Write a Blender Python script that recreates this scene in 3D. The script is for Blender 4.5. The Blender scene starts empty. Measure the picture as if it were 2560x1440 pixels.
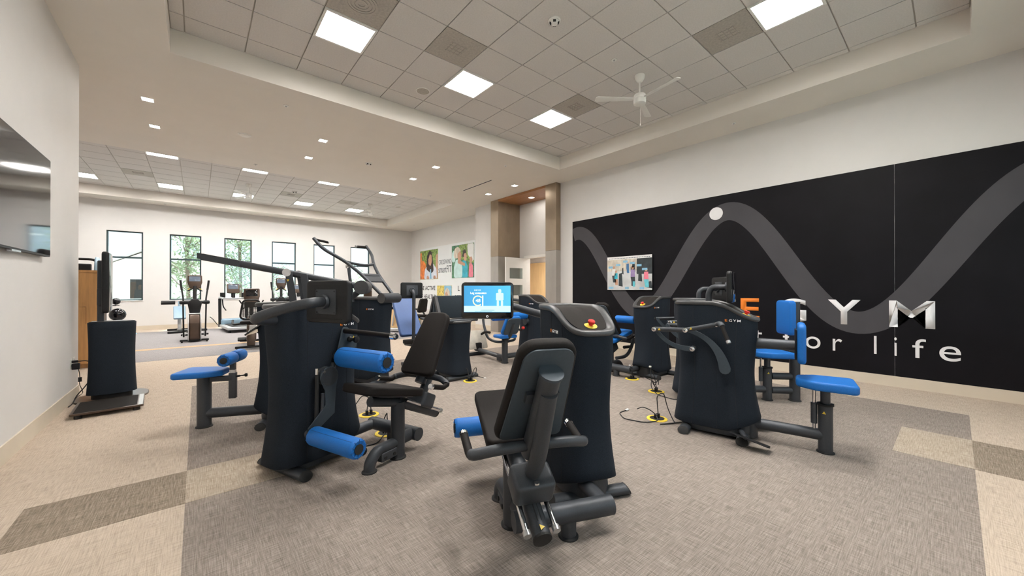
import bpy, bmesh, math, random
from mathutils import Vector, Matrix
random.seed(7)
C = bpy.context.scene.collection
PI = math.pi
sc = bpy.context.scene

# ---------------------------------------------------------------- camera
cam = bpy.data.cameras.new('camera'); camo = bpy.data.objects.new('camera', cam); C.objects.link(camo)
cam.sensor_width = 36.0; cam.lens = 933.9/2560*36.0; cam.clip_start = 0.02; cam.clip_end = 500
camo.location = (0, 0, 1.3807)
camo.rotation_euler = (PI/2+0.0032, 0, -0.6994)
sc.camera = camo
sc.view_settings.view_transform = 'Standard'; sc.view_settings.look = 'None'
sc.view_settings.exposure = 1.15; sc.view_settings.gamma = 1.0; sc.view_settings.use_curve_mapping = False
sc.cycles.max_bounces = 10; sc.cycles.diffuse_bounces = 6; sc.cycles.transparent_max_bounces = 12
sc.cycles.sample_clamp_indirect = 6.0

# ---------------------------------------------------------------- sky and sun
SKY = 1.05
wd = bpy.data.worlds.new('sky'); sc.world = wd; wd.use_nodes = True
nt = wd.node_tree; nt.nodes.clear()
out = nt.nodes.new('ShaderNodeOutputWorld'); bg = nt.nodes.new('ShaderNodeBackground')
tc = nt.nodes.new('ShaderNodeTexCoord'); nz = nt.nodes.new('ShaderNodeTexNoise'); mp = nt.nodes.new('ShaderNodeMapping')
mp.inputs['Scale'].default_value = (1, 1, 3.5); nz.inputs['Scale'].default_value = 2.2; nz.inputs['Detail'].default_value = 5
cr = nt.nodes.new('ShaderNodeValToRGB')
cr.color_ramp.elements[0].position = .35; cr.color_ramp.elements[0].color = (.58, .78, .98, 1)
cr.color_ramp.elements[1].position = .62; cr.color_ramp.elements[1].color = (.84, .93, 1.0, 1)
nt.links.new(tc.outputs['Generated'], mp.inputs[0]); nt.links.new(mp.outputs[0], nz.inputs['Vector'])
nt.links.new(nz.outputs['Fac'], cr.inputs[0]); nt.links.new(cr.outputs[0], bg.inputs[0])
bg.inputs[1].default_value = SKY; nt.links.new(bg.outputs[0], out.inputs[0])
sun = bpy.data.lights.new('sun', 'SUN'); sun.energy = 5.0; sun.angle = 0.01; sun.color = (1, .95, .87)
suno = bpy.data.objects.new('sun', sun); C.objects.link(suno); suno.rotation_euler = (math.radians(-17), math.radians(6), 0)
PANEL = 50.0      # ceiling panel light strength

# ---------------------------------------------------------------- materials
def mat(name, col, rough=.5, metal=0.0, spec=.5, coat=0.0, emit=None, es=0.0, noise=None, bump=None, sheen=0):
    m = bpy.data.materials.new(name); m.use_nodes = True
    n = m.node_tree.nodes; l = m.node_tree.links; b = n['Principled BSDF']
    b.inputs['Base Color'].default_value = (*col, 1); b.inputs['Roughness'].default_value = rough
    b.inputs['Metallic'].default_value = metal; b.inputs['Specular IOR Level'].default_value = spec
    b.inputs['Coat Weight'].default_value = coat; b.inputs['Coat Roughness'].default_value = .05
    if sheen: b.inputs['Sheen Weight'].default_value = sheen
    if emit: b.inputs['Emission Color'].default_value = (*emit, 1); b.inputs['Emission Strength'].default_value = es
    if noise:  # (scale xyz, amount)
        t = n.new('ShaderNodeTexCoord'); mpn = n.new('ShaderNodeMapping'); mpn.inputs['Scale'].default_value = noise[0]
        x = n.new('ShaderNodeTexNoise'); x.inputs['Scale'].default_value = 1.0; x.inputs['Detail'].default_value = 3
        r = n.new('ShaderNodeValToRGB'); a = noise[1]
        r.color_ramp.elements[0].position = .3; r.color_ramp.elements[1].position = .7
        r.color_ramp.elements[0].color = (*[c*(1-a) for c in col], 1); r.color_ramp.elements[1].color = (*[min(1, c*(1+a)) for c in col], 1)
        l.new(t.outputs['Object'], mpn.inputs[0]); l.new(mpn.outputs[0], x.inputs['Vector']); l.new(x.outputs['Fac'], r.inputs[0])
        l.new(r.outputs[0], b.inputs['Base Color'])
        if bump:
            bp = n.new('ShaderNodeBump'); bp.inputs['Strength'].default_value = bump; bp.inputs['Distance'].default_value = .002
            l.new(x.outputs['Fac'], bp.inputs['Height']); l.new(bp.outputs[0], b.inputs['Normal'])
    return m
M = {}
M['wall'] = mat('wall_paint', (.65, .635, .62), .6, noise=((3, 3, 3), .015))
M['soffit'] = mat('soffit_paint', (.72, .68, .625), .7, noise=((2, 2, 2), .015))
M['tile'] = mat('ceiling_tile', (.62, .595, .575), .8, noise=((60, 60, 60), .05), bump=.3)
M['grid'] = mat('ceiling_grid', (.42, .39, .35), .6, noise=((4, 4, 4), .05))
M['vent'] = mat('perforated_vent', (.40, .37, .33), .6, noise=((40, 40, 40), .12))
M['base'] = mat('baseboard_vinyl', (.60, .53, .43), .5, noise=((5, 5, 5), .03))
M['panel'] = mat('light_diffuser', (.9, .9, .9), .5, emit=(1, .965, .92), es=PANEL)
M['down'] = mat('downlight_lens', (.9, .9, .9), .5, emit=(1, .95, .88), es=60)
def lensed(m, s):   # luminaire optics: intensity falls off away from straight down
    n = m.node_tree.nodes; l = m.node_tree.links; b = n['Principled BSDF']; g = n.new('ShaderNodeNewGeometry')
    d = n.new('ShaderNodeVectorMath'); d.operation = 'DOT_PRODUCT'; l.new(g.outputs['Incoming'], d.inputs[0]); l.new(g.outputs['Normal'], d.inputs[1])
    p = n.new('ShaderNodeMath'); p.operation = 'POWER'; p.inputs[1].default_value = .5; l.new(d.outputs['Value'], p.inputs[0])
    k = n.new('ShaderNodeMath'); k.operation = 'MULTIPLY'; k.inputs[1].default_value = s; l.new(p.outputs[0], k.inputs[0]); l.new(k.outputs[0], b.inputs['Emission Strength'])
lensed(M['panel'], PANEL)
M['white'] = mat('white_plastic', (.78, .77, .74), .45, noise=((8, 8, 8), .02))
M['bronze'] = mat('bronze_panel', (.28, .215, .15), .35, .35, noise=((2.5, 2.5, 1.2), .18))
M['bronze2'] = mat('bronze_panel_lower', (.34, .31, .28), .3, .3, noise=((2.5, 2.5, 1.2), .12))
M['woodsoff'] = mat('wood_soffit', (.33, .15, .055), .4, noise=((30, 1, 3), .15))
M['wood'] = mat('oak_laminate', (.45, .235, .085), .45, noise=((18, 18, 1.6), .22))
M['dwood'] = mat('oak_edge', (.30, .15, .05), .5, noise=((18, 18, 2), .2))
M['tan'] = mat('maple_door', (.68, .47, .24), .45, noise=((20, 20, 2), .06))
M['winframe'] = mat('window_frame', (.03, .055, .06), .4, noise=((10, 10, 10), .1))
M['fabric'] = mat('tower_fabric', (.014, .019, .027), .9, spec=.22, noise=((380, 380, 380), .5), bump=.5)  # neutral grey cloth; blue of the rear window light mixed into the colour
M['seam'] = mat('fabric_seam', (.012, .013, .016), .9, noise=((90, 90, 90), .2))
M['steel'] = mat('graphite_powder_coat', (.050, .055, .063), .45, .3, spec=.4, noise=((220, 220, 220), .12), bump=.12)
M['rim'] = mat('grey_rim_plastic', (.062, .062, .064), .38, .2, noise=((150, 150, 150), .08))
M['lid'] = mat('black_lid_plastic', (.016, .0135, .012), .75, spec=.15, noise=((120, 120, 120), .12))
M['blackv'] = mat('black_vinyl', (.011, .0088, .008), .68, spec=.2, noise=((160, 160, 160), .2), bump=.15)
M['bluev'] = mat('blue_vinyl', (.010, .135, .46), .52, spec=.3, noise=((160, 160, 160), .08), bump=.12)
M['blued'] = mat('blue_vinyl_fold', (.010, .075, .25), .6, noise=((120, 120, 120), .1))
M['plate'] = mat('back_plate', (.050, .066, .082), .5, .15, spec=.35, noise=((60, 60, 60), .06))
M['rubber'] = mat('black_rubber', (.013, .013, .013), .7, noise=((80, 80, 80), .2))
M['black'] = mat('black_plastic', (.011, .011, .012), .5, spec=.3, noise=((60, 60, 60), .15))
M['gloss'] = mat('black_glass', (.006, .006, .008), .06, spec=.6, noise=((5, 5, 5), .1))
M['chrome'] = mat('chrome', (.75, .75, .76), .12, 1.0, noise=((30, 30, 30), .03))
M['alu'] = mat('brushed_aluminium', (.55, .56, .57), .32, .9, noise=((200, 10, 10), .08))
M['red'] = mat('red_button', (.55, .02, .015), .4, noise=((40, 40, 40), .08))
M['yellow'] = mat('yellow_ring', (.72, .52, .05), .45, noise=((30, 30, 30), .12))
M['orange'] = mat('orange_print', (.85, .22, .015), .6, noise=((6, 6, 6), .04))
M['lwhite'] = mat('white_print', (.74, .73, .74), .6, noise=((6, 6, 6), .02))
M['mural'] = mat('mural_black', (.0065, .006, .008), .5, spec=.13, noise=((2, 2, 2), .2))
M['wave'] = mat('mural_wave_grey', (.060, .058, .064), .6, spec=.2, noise=((2, 2, 2), .06))
M['grey'] = mat('grey_print', (.12, .14, .16), .6, noise=((6, 6, 6), .05))
M['acry'] = mat('white_acrylic', (.80, .82, .83), .25, noise=((3, 3, 3), .01))
M['brownmetal'] = mat('brown_shroud', (.085, .058, .043), .28, .5, noise=((6, 6, 6), .1))
M['silver'] = mat('silver_plastic', (.52, .53, .53), .35, .4, noise=((20, 20, 20), .05))
M['checker'] = mat('checker_plate', (.62, .58, .50), .42, .4, noise=((12, 12, 12), .1))
M['blueglare'] = mat('blue_vinyl_sky_glare', (.065, .13, .32), .48, noise=((160, 160, 160), .06))  # blue vinyl with the sky glare put into its base colour
M['greyblue'] = mat('grey_blue_pad', (.22, .33, .42), .45, noise=((100, 100, 100), .08))
def disp(name, c1, c2, s):
    m = bpy.data.materials.new(name); m.use_nodes = True; n = m.node_tree.nodes; l = m.node_tree.links; b = n['Principled BSDF']
    t = n.new('ShaderNodeTexCoord'); g = n.new('ShaderNodeTexGradient'); r = n.new('ShaderNodeValToRGB')
    r.color_ramp.elements[0].color = (*c1, 1); r.color_ramp.elements[1].color = (*c2, 1)
    l.new(t.outputs['Generated'], g.inputs[0]); l.new(g.outputs[0], r.inputs[0]); l.new(r.outputs[0], b.inputs['Emission Color'])
    b.inputs['Base Color'].default_value = (.01, .01, .01, 1); b.inputs['Emission Strength'].default_value = s; b.inputs['Roughness'].default_value = .12
    return m
M['dispblue'] = disp('display_blue', (.035, .22, .42), (.06, .36, .62), .85)
M['displight'] = mat('display_strip', (.02, .02, .02), .12, emit=(.45, .78, .95), es=.75, noise=((9, 9, 9), .1))
M['dispwhite'] = mat('display_white', (.02, .02, .02), .2, emit=(.95, .98, 1), es=.95, noise=((9, 9, 9), .1))
M['dispgold'] = mat('display_gold', (.02, .02, .02), .2, emit=(1, .74, .35), es=.9, noise=((9, 9, 9), .1))
M['dispdim'] = mat('console_display', (.02, .02, .02), .15, emit=(.12, .15, .19), es=.6, noise=((9, 9, 9), .2))

def carpet(name, ca, cb, cc, sx=1.0):
    m = bpy.data.materials.new(name); m.use_nodes = True; n = m.node_tree.nodes; l = m.node_tree.links; b = n['Principled BSDF']
    b.inputs['Roughness'].default_value = .95; b.inputs['Specular IOR Level'].default_value = .15
    g = n.new('ShaderNodeNewGeometry')
    fs = []
    for s in ((8*sx, 210*sx, 1), (210*sx, 8*sx, 1)):
        mp_ = n.new('ShaderNodeMapping'); mp_.inputs['Scale'].default_value = s
        x = n.new('ShaderNodeTexNoise'); x.inputs['Scale'].default_value = 1; x.inputs['Detail'].default_value = 2.5; x.inputs['Roughness'].default_value = .6
        l.new(g.outputs['Position'], mp_.inputs[0]); l.new(mp_.outputs[0], x.inputs['Vector']); fs.append(x)
    ad = n.new('ShaderNodeMath'); ad.operation = 'ADD'; l.new(fs[0].outputs['Fac'], ad.inputs[0]); l.new(fs[1].outputs['Fac'], ad.inputs[1])
    hf = n.new('ShaderNodeMath'); hf.operation = 'MULTIPLY'; hf.inputs[1].default_value = .5; l.new(ad.outputs[0], hf.inputs[0])
    r = n.new('ShaderNodeValToRGB'); r.color_ramp.elements[0].position = .36; r.color_ramp.elements[0].color = (*ca, 1)
    r.color_ramp.elements[1].position = .64; r.color_ramp.elements[1].color = (*cc, 1)
    e = r.color_ramp.elements.new(.5); e.color = (*cb, 1)
    l.new(hf.outputs[0], r.inputs[0]); l.new(r.outputs[0], b.inputs['Base Color'])
    bp = n.new('ShaderNodeBump'); bp.inputs['Strength'].default_value = .35; bp.inputs['Distance'].default_value = .003
    l.new(hf.outputs[0], bp.inputs['Height']); l.new(bp.outputs[0], b.inputs['Normal'])
    return m
M['carpbeige'] = carpet('carpet_beige', (.34, .275, .215), (.47, .39, .315), (.56, .475, .39))
M['carpgrey'] = carpet('carpet_grey', (.150, .124, .105), (.245, .208, .181), (.345, .298, .262))
M['carpdark'] = carpet('carpet_dark_stripe', (.125, .098, .072), (.235, .19, .145), (.37, .31, .25))
M['carpmid'] = carpet('carpet_mid_stripe', (.25, .20, .15), (.37, .305, .24), (.50, .43, .35))
M['carpfar'] = carpet('carpet_grey_far', (.18, .168, .168), (.255, .238, .242), (.33, .312, .318))
M['carporange'] = carpet('carpet_orange_line', (.34, .22, .13), (.46, .31, .19), (.55, .40, .27))

def glassmat():
    m = bpy.data.materials.new('window_glass'); m.use_nodes = True; n = m.node_tree.nodes; l = m.node_tree.links
    n.clear(); o = n.new('ShaderNodeOutputMaterial'); tr = n.new('ShaderNodeBsdfTransparent'); gl = n.new('ShaderNodeBsdfGlossy')
    tr.inputs[0].default_value = (.90, .96, .95, 1); gl.inputs['Roughness'].default_value = .02; gl.inputs[0].default_value = (.9, .95, 1, 1)
    mx = n.new('ShaderNodeMixShader'); mx.inputs[0].default_value = .07
    l.new(tr.outputs[0], mx.inputs[1]); l.new(gl.outputs[0], mx.inputs[2]); l.new(mx.outputs[0], o.inputs[0])
    return m
M['glass'] = glassmat()

# ---------------------------------------------------------------- mesh builder
def frame_m(o, z, xhint=(1, 0, 0)):
    """matrix with origin o and local z along z"""
    z = Vector(z).normalized(); x = Vector(xhint)
    x = x - z*x.dot(z)
    if x.length < 1e-4:
        x = Vector((0, 1, 0)) - z*z.y
    x.normalize(); y = z.cross(x)
    m = Matrix((x, y, z)).transposed().to_4x4(); m.translation = Vector(o); return m
def axes_m(o, x, y):
    x = Vector(x).normalized(); y = Vector(y).normalized(); z = x.cross(y)
    m = Matrix((x, y, z)).transposed().to_4x4(); m.translation = Vector(o); return m
def fillet(pts, r, n=5):
    out = []; k = len(pts)
    for i in range(k):
        p = Vector(pts[i][:2]); a = Vector(pts[i-1][:2])-p; b = Vector(pts[(i+1) % k][:2])-p
        rr = r[i] if isinstance(r, (list, tuple)) else r
        la, lb = a.length, b.length; a.normalize(); b.normalize()
        ang = a.angle(b)
        if rr <= 1e-5 or ang > PI-.02: out.append((p.x, p.y)); continue
        d = min(rr/math.tan(ang/2), la*.49, lb*.49); rr2 = d*math.tan(ang/2)
        cc = p+(a+b).normalized()*(rr2/math.sin(ang/2))
        s = p+a*d-cc; e = p+b*d-cc
        tot = s.angle(e); sg = 1 if s.x*e.y-s.y*e.x > 0 else -1
        for j in range(n+1):
            t = sg*tot*j/n
            out.append((cc.x+s.x*math.cos(t)-s.y*math.sin(t), cc.y+s.x*math.sin(t)+s.y*math.cos(t)))
    return out
def rrect(w, h, r, n=5):
    return fillet([(-w/2, -h/2), (w/2, -h/2), (w/2, h/2), (-w/2, h/2)], r, n)
def inset(pts, d):
    k = len(pts); o = []
    for i in range(k):
        p = Vector(pts[i]); a = p-Vector(pts[i-1]); b = Vector(pts[(i+1) % k])-p
        na = Vector((-a.y, a.x)); nb = Vector((-b.y, b.x))
        if na.length > 1e-9: na.normalize()
        if nb.length > 1e-9: nb.normalize()
        nn = na+nb
        if nn.length < 1e-6: o.append((p.x, p.y)); continue
        nn.normalize(); c = max(.4, nn.dot(na) if na.length > 0 else 1)
        q = p+nn*(d/c); o.append((q.x, q.y))
    return o
def area2(p): return sum(p[i-1][0]*p[i][1]-p[i][0]*p[i-1][1] for i in range(len(p)))
class MB:
    def __init__(s): s.bm = bmesh.new()
    def rings(s, rs, cap0=True, cap1=True, closed=True):
        vs = [[s.bm.verts.new(p) for p in r] for r in rs]; k = len(rs[0])
        for a, b in zip(vs[:-1], vs[1:]):
            for i in range(k if closed else k-1):
                j = (i+1) % k
                try: s.bm.faces.new((a[i], a[j], b[j], b[i]))
                except ValueError: pass
        if cap0: s.bm.faces.new(list(reversed(vs[0])))
        if cap1: s.bm.faces.new(vs[-1])
        return s
    def box(s, c, size, m=None, bev=0):
        if bev:
            return s.slab(rrect(size[0], size[1], bev, 3), size[2], bev, (m or Matrix())@Matrix.Translation(Vector(c)) if m is None else m@Matrix.Translation(Vector(c)))
        x, y, z = size[0]/2, size[1]/2, size[2]/2
        r0 = [Vector((a, b, -z))+Vector(c) for a, b in ((-x, -y), (x, -y), (x, y), (-x, y))]
        r1 = [Vector((a, b, z))+Vector(c) for a, b in ((-x, -y), (x, -y), (x, y), (-x, y))]
        if m is not None: r0 = [m@v for v in r0]; r1 = [m@v for v in r1]
        return s.rings([r0, r1])
    def b2(s, p, q):
        return s.box([(a+b)/2 for a, b in zip(p, q)], [abs(b-a) for a, b in zip(p, q)])
    def slab(s, outline, t, bev, m, n=3):
        """outline polygon in xy, thickness t centred on z=0 (local), rounded edges"""
        if area2(outline) < 0: outline = list(reversed(outline))
        rs = []
        if bev > 0:
            for i in range(n+1):
                a = PI/2*i/n
                rs.append((bev*(1-math.sin(a)), -t/2+bev*(1-math.cos(a))))
            for i in range(n+1):
                a = PI/2*(1-i/n)
                rs.append((bev*(1-math.sin(a)), t/2-bev*(1-math.cos(a))))
        else: rs = [(0, -t/2), (0, t/2)]
        R = []
        for d, z in rs:
            o = inset(outline, d) if d > 1e-6 else outline
            R.append([m@Vector((x, y, z)) for x, y in o])
        return s.rings(R)
    def cyl(s, p, q, r, seg=16, r2=None, cap=True):
        p = Vector(p); q = Vector(q); m = frame_m(p, q-p); L = (q-p).length; r2 = r if r2 is None else r2
        c = [(math.cos(2*PI*i/seg), math.sin(2*PI*i/seg)) for i in range(seg)]
        return s.rings([[m@Vector((a*r, b*r, 0)) for a, b in c], [m@Vector((a*r2, b*r2, L)) for a, b in c]], cap, cap)
    def lathe(s, prof, m=None, seg=20, cap=True):
        """prof list of (r,z)"""
        m = m or Matrix(); c = [(math.cos(2*PI*i/seg), math.sin(2*PI*i/seg)) for i in range(seg)]
        return s.rings([[m@Vector((a*max(r, 1e-4), b*max(r, 1e-4), z)) for a, b in c] for r, z in prof], cap, cap)
    def tube(s, pts, r, seg=12, bend=0.0, n=5, ry=None):
        P = [Vector(p) for p in pts]
        if bend > 0 and len(P) > 2:
            Q = [P[0]]
            for i in range(1, len(P)-1):
                a = P[i-1]-P[i]; b = P[i+1]-P[i]; d = min(bend, a.length*.48, b.length*.48)
                A = P[i]+a.normalized()*d; B = P[i]+b.normalized()*d
                for j in range(n+1):
                    t = j/n; Q.append(A*(1-t)**2+P[i]*2*t*(1-t)+B*t*t)
            Q.append(P[-1]); P = Q
        c = [(math.cos(2*PI*i/seg), math.sin(2*PI*i/seg)) for i in range(seg)]
        up = None; rs = []
        for i, p in enumerate(P):
            t = (P[min(i+1, len(P)-1)]-P[max(i-1, 0)]).normalized()
            if up is None:
                up = Vector((0, 0, 1)) if abs(t.z) < .9 else Vector((1, 0, 0))
            u = (up-t*up.dot(t)).normalized(); v = t.cross(u); up = u
            rs.append([p+u*(a*(ry or r))+v*(b*r) for a, b in c])
        return s.rings(rs)
    def sphere(s, c, r, seg=14, sz=1):
        return s.lathe([(r*math.sin(PI*i/8), -r*sz*math.cos(PI*i/8)) for i in range(9)], Matrix.Translation(Vector(c)), seg)
    def quad(s, a, b, c, d):
        s.bm.faces.new([s.bm.verts.new(Vector(p)) for p in (a, b, c, d)]); return s
    def mesh(s, name, mt, smooth=True, ang=40):
        me = bpy.data.meshes.new(name); bmesh.ops.recalc_face_normals(s.bm, faces=s.bm.faces); s.bm.to_mesh(me); s.bm.free()
        me.materials.append(mt)
        if smooth:
            me.polygons.foreach_set('use_smooth', [True]*len(me.polygons)); me.set_sharp_from_angle(angle=math.radians(ang))
        return me
def obj(name, mb, mt, parent=None, smooth=True, ang=40, label=None):
    me = mb.mesh(name, mt, smooth, ang) if isinstance(mb, MB) else mb
    o = bpy.data.objects.new(name, me); C.objects.link(o)
    if parent is not None: o.parent = parent
    if label: o['label'] = label
    return o
def tag(o, label, cat, group=None):
    o['label'] = label; o['category'] = cat
    if group: o['group'] = group
    return o
def thing(name, label, cat, loc=(0, 0, 0), rz=0, group=None):
    o = bpy.data.objects.new(name, None); C.objects.link(o); o.empty_display_size = .1
    o.location = loc; o.rotation_euler = (0, 0, rz); return tag(o, label, cat, group)
def struct(name, mb, mt, parent=None, smooth=False):
    o = obj(name, mb, mt, parent, smooth)
    if parent is None: o['kind'] = 'structure'
    return o
def dup(root, loc, rz=None, label=None, group=None):
    r = root.copy(); C.objects.link(r); r.location = loc
    if rz is not None: r.rotation_euler = (0, 0, rz)
    if label: r['label'] = label
    if group: r['group'] = group
    for ch in list(root.children):
        c = ch.copy(); C.objects.link(c); c.parent = r
        for g in list(ch.children):
            d = g.copy(); C.objects.link(d); d.parent = c
    return r
def glyph(ch, name, parent, mt, o, ux, uz, w, h, depth=.002, bold=0.0, spacing=1.0, uppertrim=True):
    """text mapped onto the rectangle with lower-left corner o, width w along ux, height h along uz"""
    cu = bpy.data.curves.new('t', 'FONT'); cu.body = ch; cu.size = 1; cu.offset = bold; cu.space_character = spacing
    ob = bpy.data.objects.new('t', cu); C.objects.link(ob)
    dg = bpy.context.evaluated_depsgraph_get(); me = bpy.data.meshes.new_from_object(ob.evaluated_get(dg))
    bpy.data.objects.remove(ob); bpy.data.curves.remove(cu)
    xs = [v.co.x for v in me.vertices]; ys = [v.co.y for v in me.vertices]
    x0, x1, y0, y1 = min(xs), max(xs), min(ys), max(ys)
    bm = bmesh.new(); bm.from_mesh(me); bpy.data.meshes.remove(me)
    ux = Vector(ux); uz = Vector(uz); nn = ux.cross(uz)
    for v in bm.verts:
        v.co = Vector(o)+ux*((v.co.x-x0)/(x1-x0)*w)+uz*((v.co.y-y0)/(y1-y0)*h)+nn*depth
    b = MB(); b.bm.free(); b.bm = bm
    r = bmesh.ops.extrude_face_region(bm, geom=list(bm.faces))
    for v in [e for e in r['geom'] if isinstance(e, bmesh.types.BMVert)]: v.co -= nn*(depth*.9)
    return obj(name, b, mt, parent, False)
# ================================================================ STRUCTURE
HC, HT, T = 4.268, 4.568, 0.6096
X0, X1, XR = -1.18, 7.56, 8.214
YB, YF = -1.0, 17.61
b = MB(); b.b2((-6.4, -1.2, -.12), (10.4, 17.81, 0)); floor = struct('floor', b, M['carpbeige'])
def zone(x0, y0, x1, y1, z, m):
    b = MB(); b.b2((x0, y0, 0), (x1, y1, z)); return struct('carpet_panel', b, m, floor)
zone(-.06, -.09, 6.46, 7.0, .0015, M['carpgrey'])
zone(-.83, 3.2, -.06, 3.765, .0015, M['carpdark']); zone(-.06, 3.2, 1.0, 3.765, .003, M['carpmid'])
zone(4.555, -.98, 5.41, -.09, .0015, M['carpdark']); zone(4.555, -.09, 5.41, .355, .003, M['carpmid'])
zone(6.462, 3.3, 7.54, 5.2, .0015, M['carpmid'])
zone(-6.1, 9.93, 6.2, 16.7, .0015, M['carpfar']); zone(-3.5, 11.72, 3.4, 11.98, .003, M['carporange'])

# soffit ceiling with two trays
TR1 = (-.264, -.112, 6.694, 6.168); TR2 = (-5.2, 10.95, 6.654, 16.807)
b = MB(); z0, z1 = HC, HT+.14
for p, q in (((-1.4, -1.2), (7.8, TR1[1])), ((-1.4, TR1[1]), (TR1[0], TR1[3])), ((TR1[2], TR1[1]), (7.8, TR1[3])),
             ((-6.4, TR1[3]), (8.6, TR2[1])), ((-6.4, TR2[1]), (TR2[0], TR2[3])), ((TR2[2], TR2[1]), (8.6, TR2[3])), ((-6.4, TR2[3]), (8.6, 17.81))):
    b.b2((*p, z0), (*q, z1))
struct('ceiling', b, M['soffit'])
def tray_ceiling(tr, cx, cy, skip):
    b = MB(); b.b2((tr[0], tr[1], HT+.013), (tr[2], tr[3], HT+.08)); g = struct('ceiling', b, M['grid'])
    k0 = math.floor((tr[0]-cx)/T-.5); cache = {}
    for i in range(k0, k0+40):
        for j in range(math.floor((tr[1]-cy)/T-.5), math.floor((tr[1]-cy)/T-.5)+40):
            a0, a1 = max(cx+(i-.5)*T+.007, tr[0]+.008), min(cx+(i+.5)*T-.007, tr[2]-.008)
            c0, c1 = max(cy+(j-.5)*T+.007, tr[1]+.008), min(cy+(j+.5)*T-.007, tr[3]-.008)
            if a1-a0 < .03 or c1-c0 < .03 or (i, j) in skip: continue
            key = (round(a1-a0, 3), round(c1-c0, 3))
            if key not in cache:
                m = MB(); m.box((0, 0, .007), (a1-a0, c1-c0, .014)); cache[key] = m.mesh('ceiling_tile', M['tile'], False)
            o = bpy.data.objects.new('ceiling_tile', cache[key]); C.objects.link(o); o.parent = g
            o.location = ((a0+a1)/2, (c0+c1)/2, HT)
    return g
F1X, F1Y = 1.394, 4.876        # a tile centre in the front tray
F2X, F2Y = 1.181, 15.64        # a tile centre in the far tray
L1 = [(0, 0), (3, 0), (6, 0), (0, -6), (3, -6), (6, -6)]; V1 = [(0, -1), (2, -1), (6, -1), (6, -5)]
L2 = [(k, r) for r in (0, -6) for k in (-6, -3, 0, 3, 6)]; V2 = [(-4, -2), (2, -2), (5, -2)]
tray_ceiling(TR1, F1X, F1Y, set(L1+V1)); tray_ceiling(TR2, F2X, F2Y, set(L2+V2))

# walls
def wall(name, p, q, m='wall'):
    b = MB(); b.b2(p, q); return struct(name, b, M[m])
ZT = 4.5
wall('wall_right', (X1, -1.2, 0), (7.76, 6.93, ZT)); wall('wall_right', (X1, 9.86, 0), (8.42, 11.0, ZT)); wall('wall_right', (XR, 11.0, 0), (8.42, 17.81, ZT))
wall('wall_left', (-1.38, -1.2, 0), (X0, 7.3, ZT)); wall('wall_left', (-6.4, 7.1, 0), (-1.38, 7.3, ZT)); wall('wall_left', (-6.4, 7.3, 0), (-6.2, 17.81, ZT))
def pierced(name, x0, x1, y0, y1, holes):
    b = MB(); xs = x0
    for (a, c, z0, z1) in holes:
        b.b2((xs, y0, 0), (a, y1, ZT)); b.b2((a, y0, 0), (c, y1, z0)); b.b2((a, y0, z1), (c, y1, ZT)); xs = c
    b.b2((xs, y0, 0), (x1, y1, ZT)); return struct(name, b, M['wall'])
FW = [(-2.26+1.508*k, -1.41+1.508*k, 1.0, 3.30) for k in range(6)]
BW = [(.2+1.85*k, 1.4+1.85*k, .9, 3.35) for k in range(4)]
pierced('wall_far', -6.2, XR, YF, 17.81, FW); pierced('wall_back', X0, X1, -1.2, YB, BW)
def window(n, x0, x1, z0, z1, y, ybase):
    f = .042; b = MB()
    b.b2((x0, y-.03, z0), (x0+f, y+.03, z1)); b.b2((x1-f, y-.03, z0), (x1, y+.03, z1))
    b.b2((x0+f, y-.03, z1-f), (x1-f, y+.03, z1)); b.b2((x0+f, y-.03, z0), (x1-f, y+.03, z0+f)); b.b2((x0+f, y-.03, 2.405), (x1-f, y+.03, 2.46))
    w = struct('window_%d' % n, b, M['winframe'])
    for za, zb in ((z0+f, 2.405), (2.46, z1-f)):
        b = MB(); b.b2((x0+f, y-.004, za), (x1-f, y+.004, zb)); struct('pane', b, M['glass'], w)
    b = MB(); b.b2((x0-.01, min(y, ybase), z0-.02), (x1+.01, max(y, ybase), z0+.004)); struct('sill', b, M['white'], w)
for k, (a, c, z0, z1) in enumerate(FW): window(k+1, a, c, z0, z1, 17.70, 17.59)
for k, (a, c, z0, z1) in enumerate(BW): window(k+7, a, c, z0, z1, -1.10, -.985)
def baseb(side, p, q):
    b = MB(); b.b2((*p, 0), (*q, .15)); struct('baseboard_'+side, b, M['base'])
baseb('right', (X1-.012, -1.0), (X1, 6.93)); baseb('right', (X1-.012, 9.86), (X1, 11.0)); baseb('right', (XR-.012, 11.0), (XR, YF))
baseb('left', (X0, -1.0), (X0+.012, 7.3)); baseb('far', (-6.2, YF-.012), (XR, YF)); baseb('left', (-6.2, 7.3), (X0, 7.312)); baseb('back', (X0, YB), (X1, YB+.012))

# bronze portal round the side door
def column(n, y0, y1):
    b = MB(); b.b2((7.40, y0+.006, 0), (8.30, y1-.006, 4.268)); t = struct('trim_%d' % n, b, M['seam'])
    for z0, z1, m in ((0, 2.437, 'bronze2'), (2.443, 4.266, 'bronze')):
        b = MB(); b.b2((7.38, y0, z0), (8.298, y1, z1)); struct('panel', b, M[m], t)
column(1, 6.93, 7.33); column(2, 9.46, 9.86)
b = MB(); b.b2((7.38, 7.33, 4.20), (8.298, 9.46, 4.266)); struct('trim_3', b, M['woodsoff'])
b = MB(); b.b2((8.30, 6.9, 0), (8.46, 8.18, 4.5)); b.b2((8.30, 9.18, 0), (8.46, 9.9, 4.5)); b.b2((8.30, 8.18, 2.44), (8.46, 9.18, 4.5)); struct('wall_recess', b, M['wall'])
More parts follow.
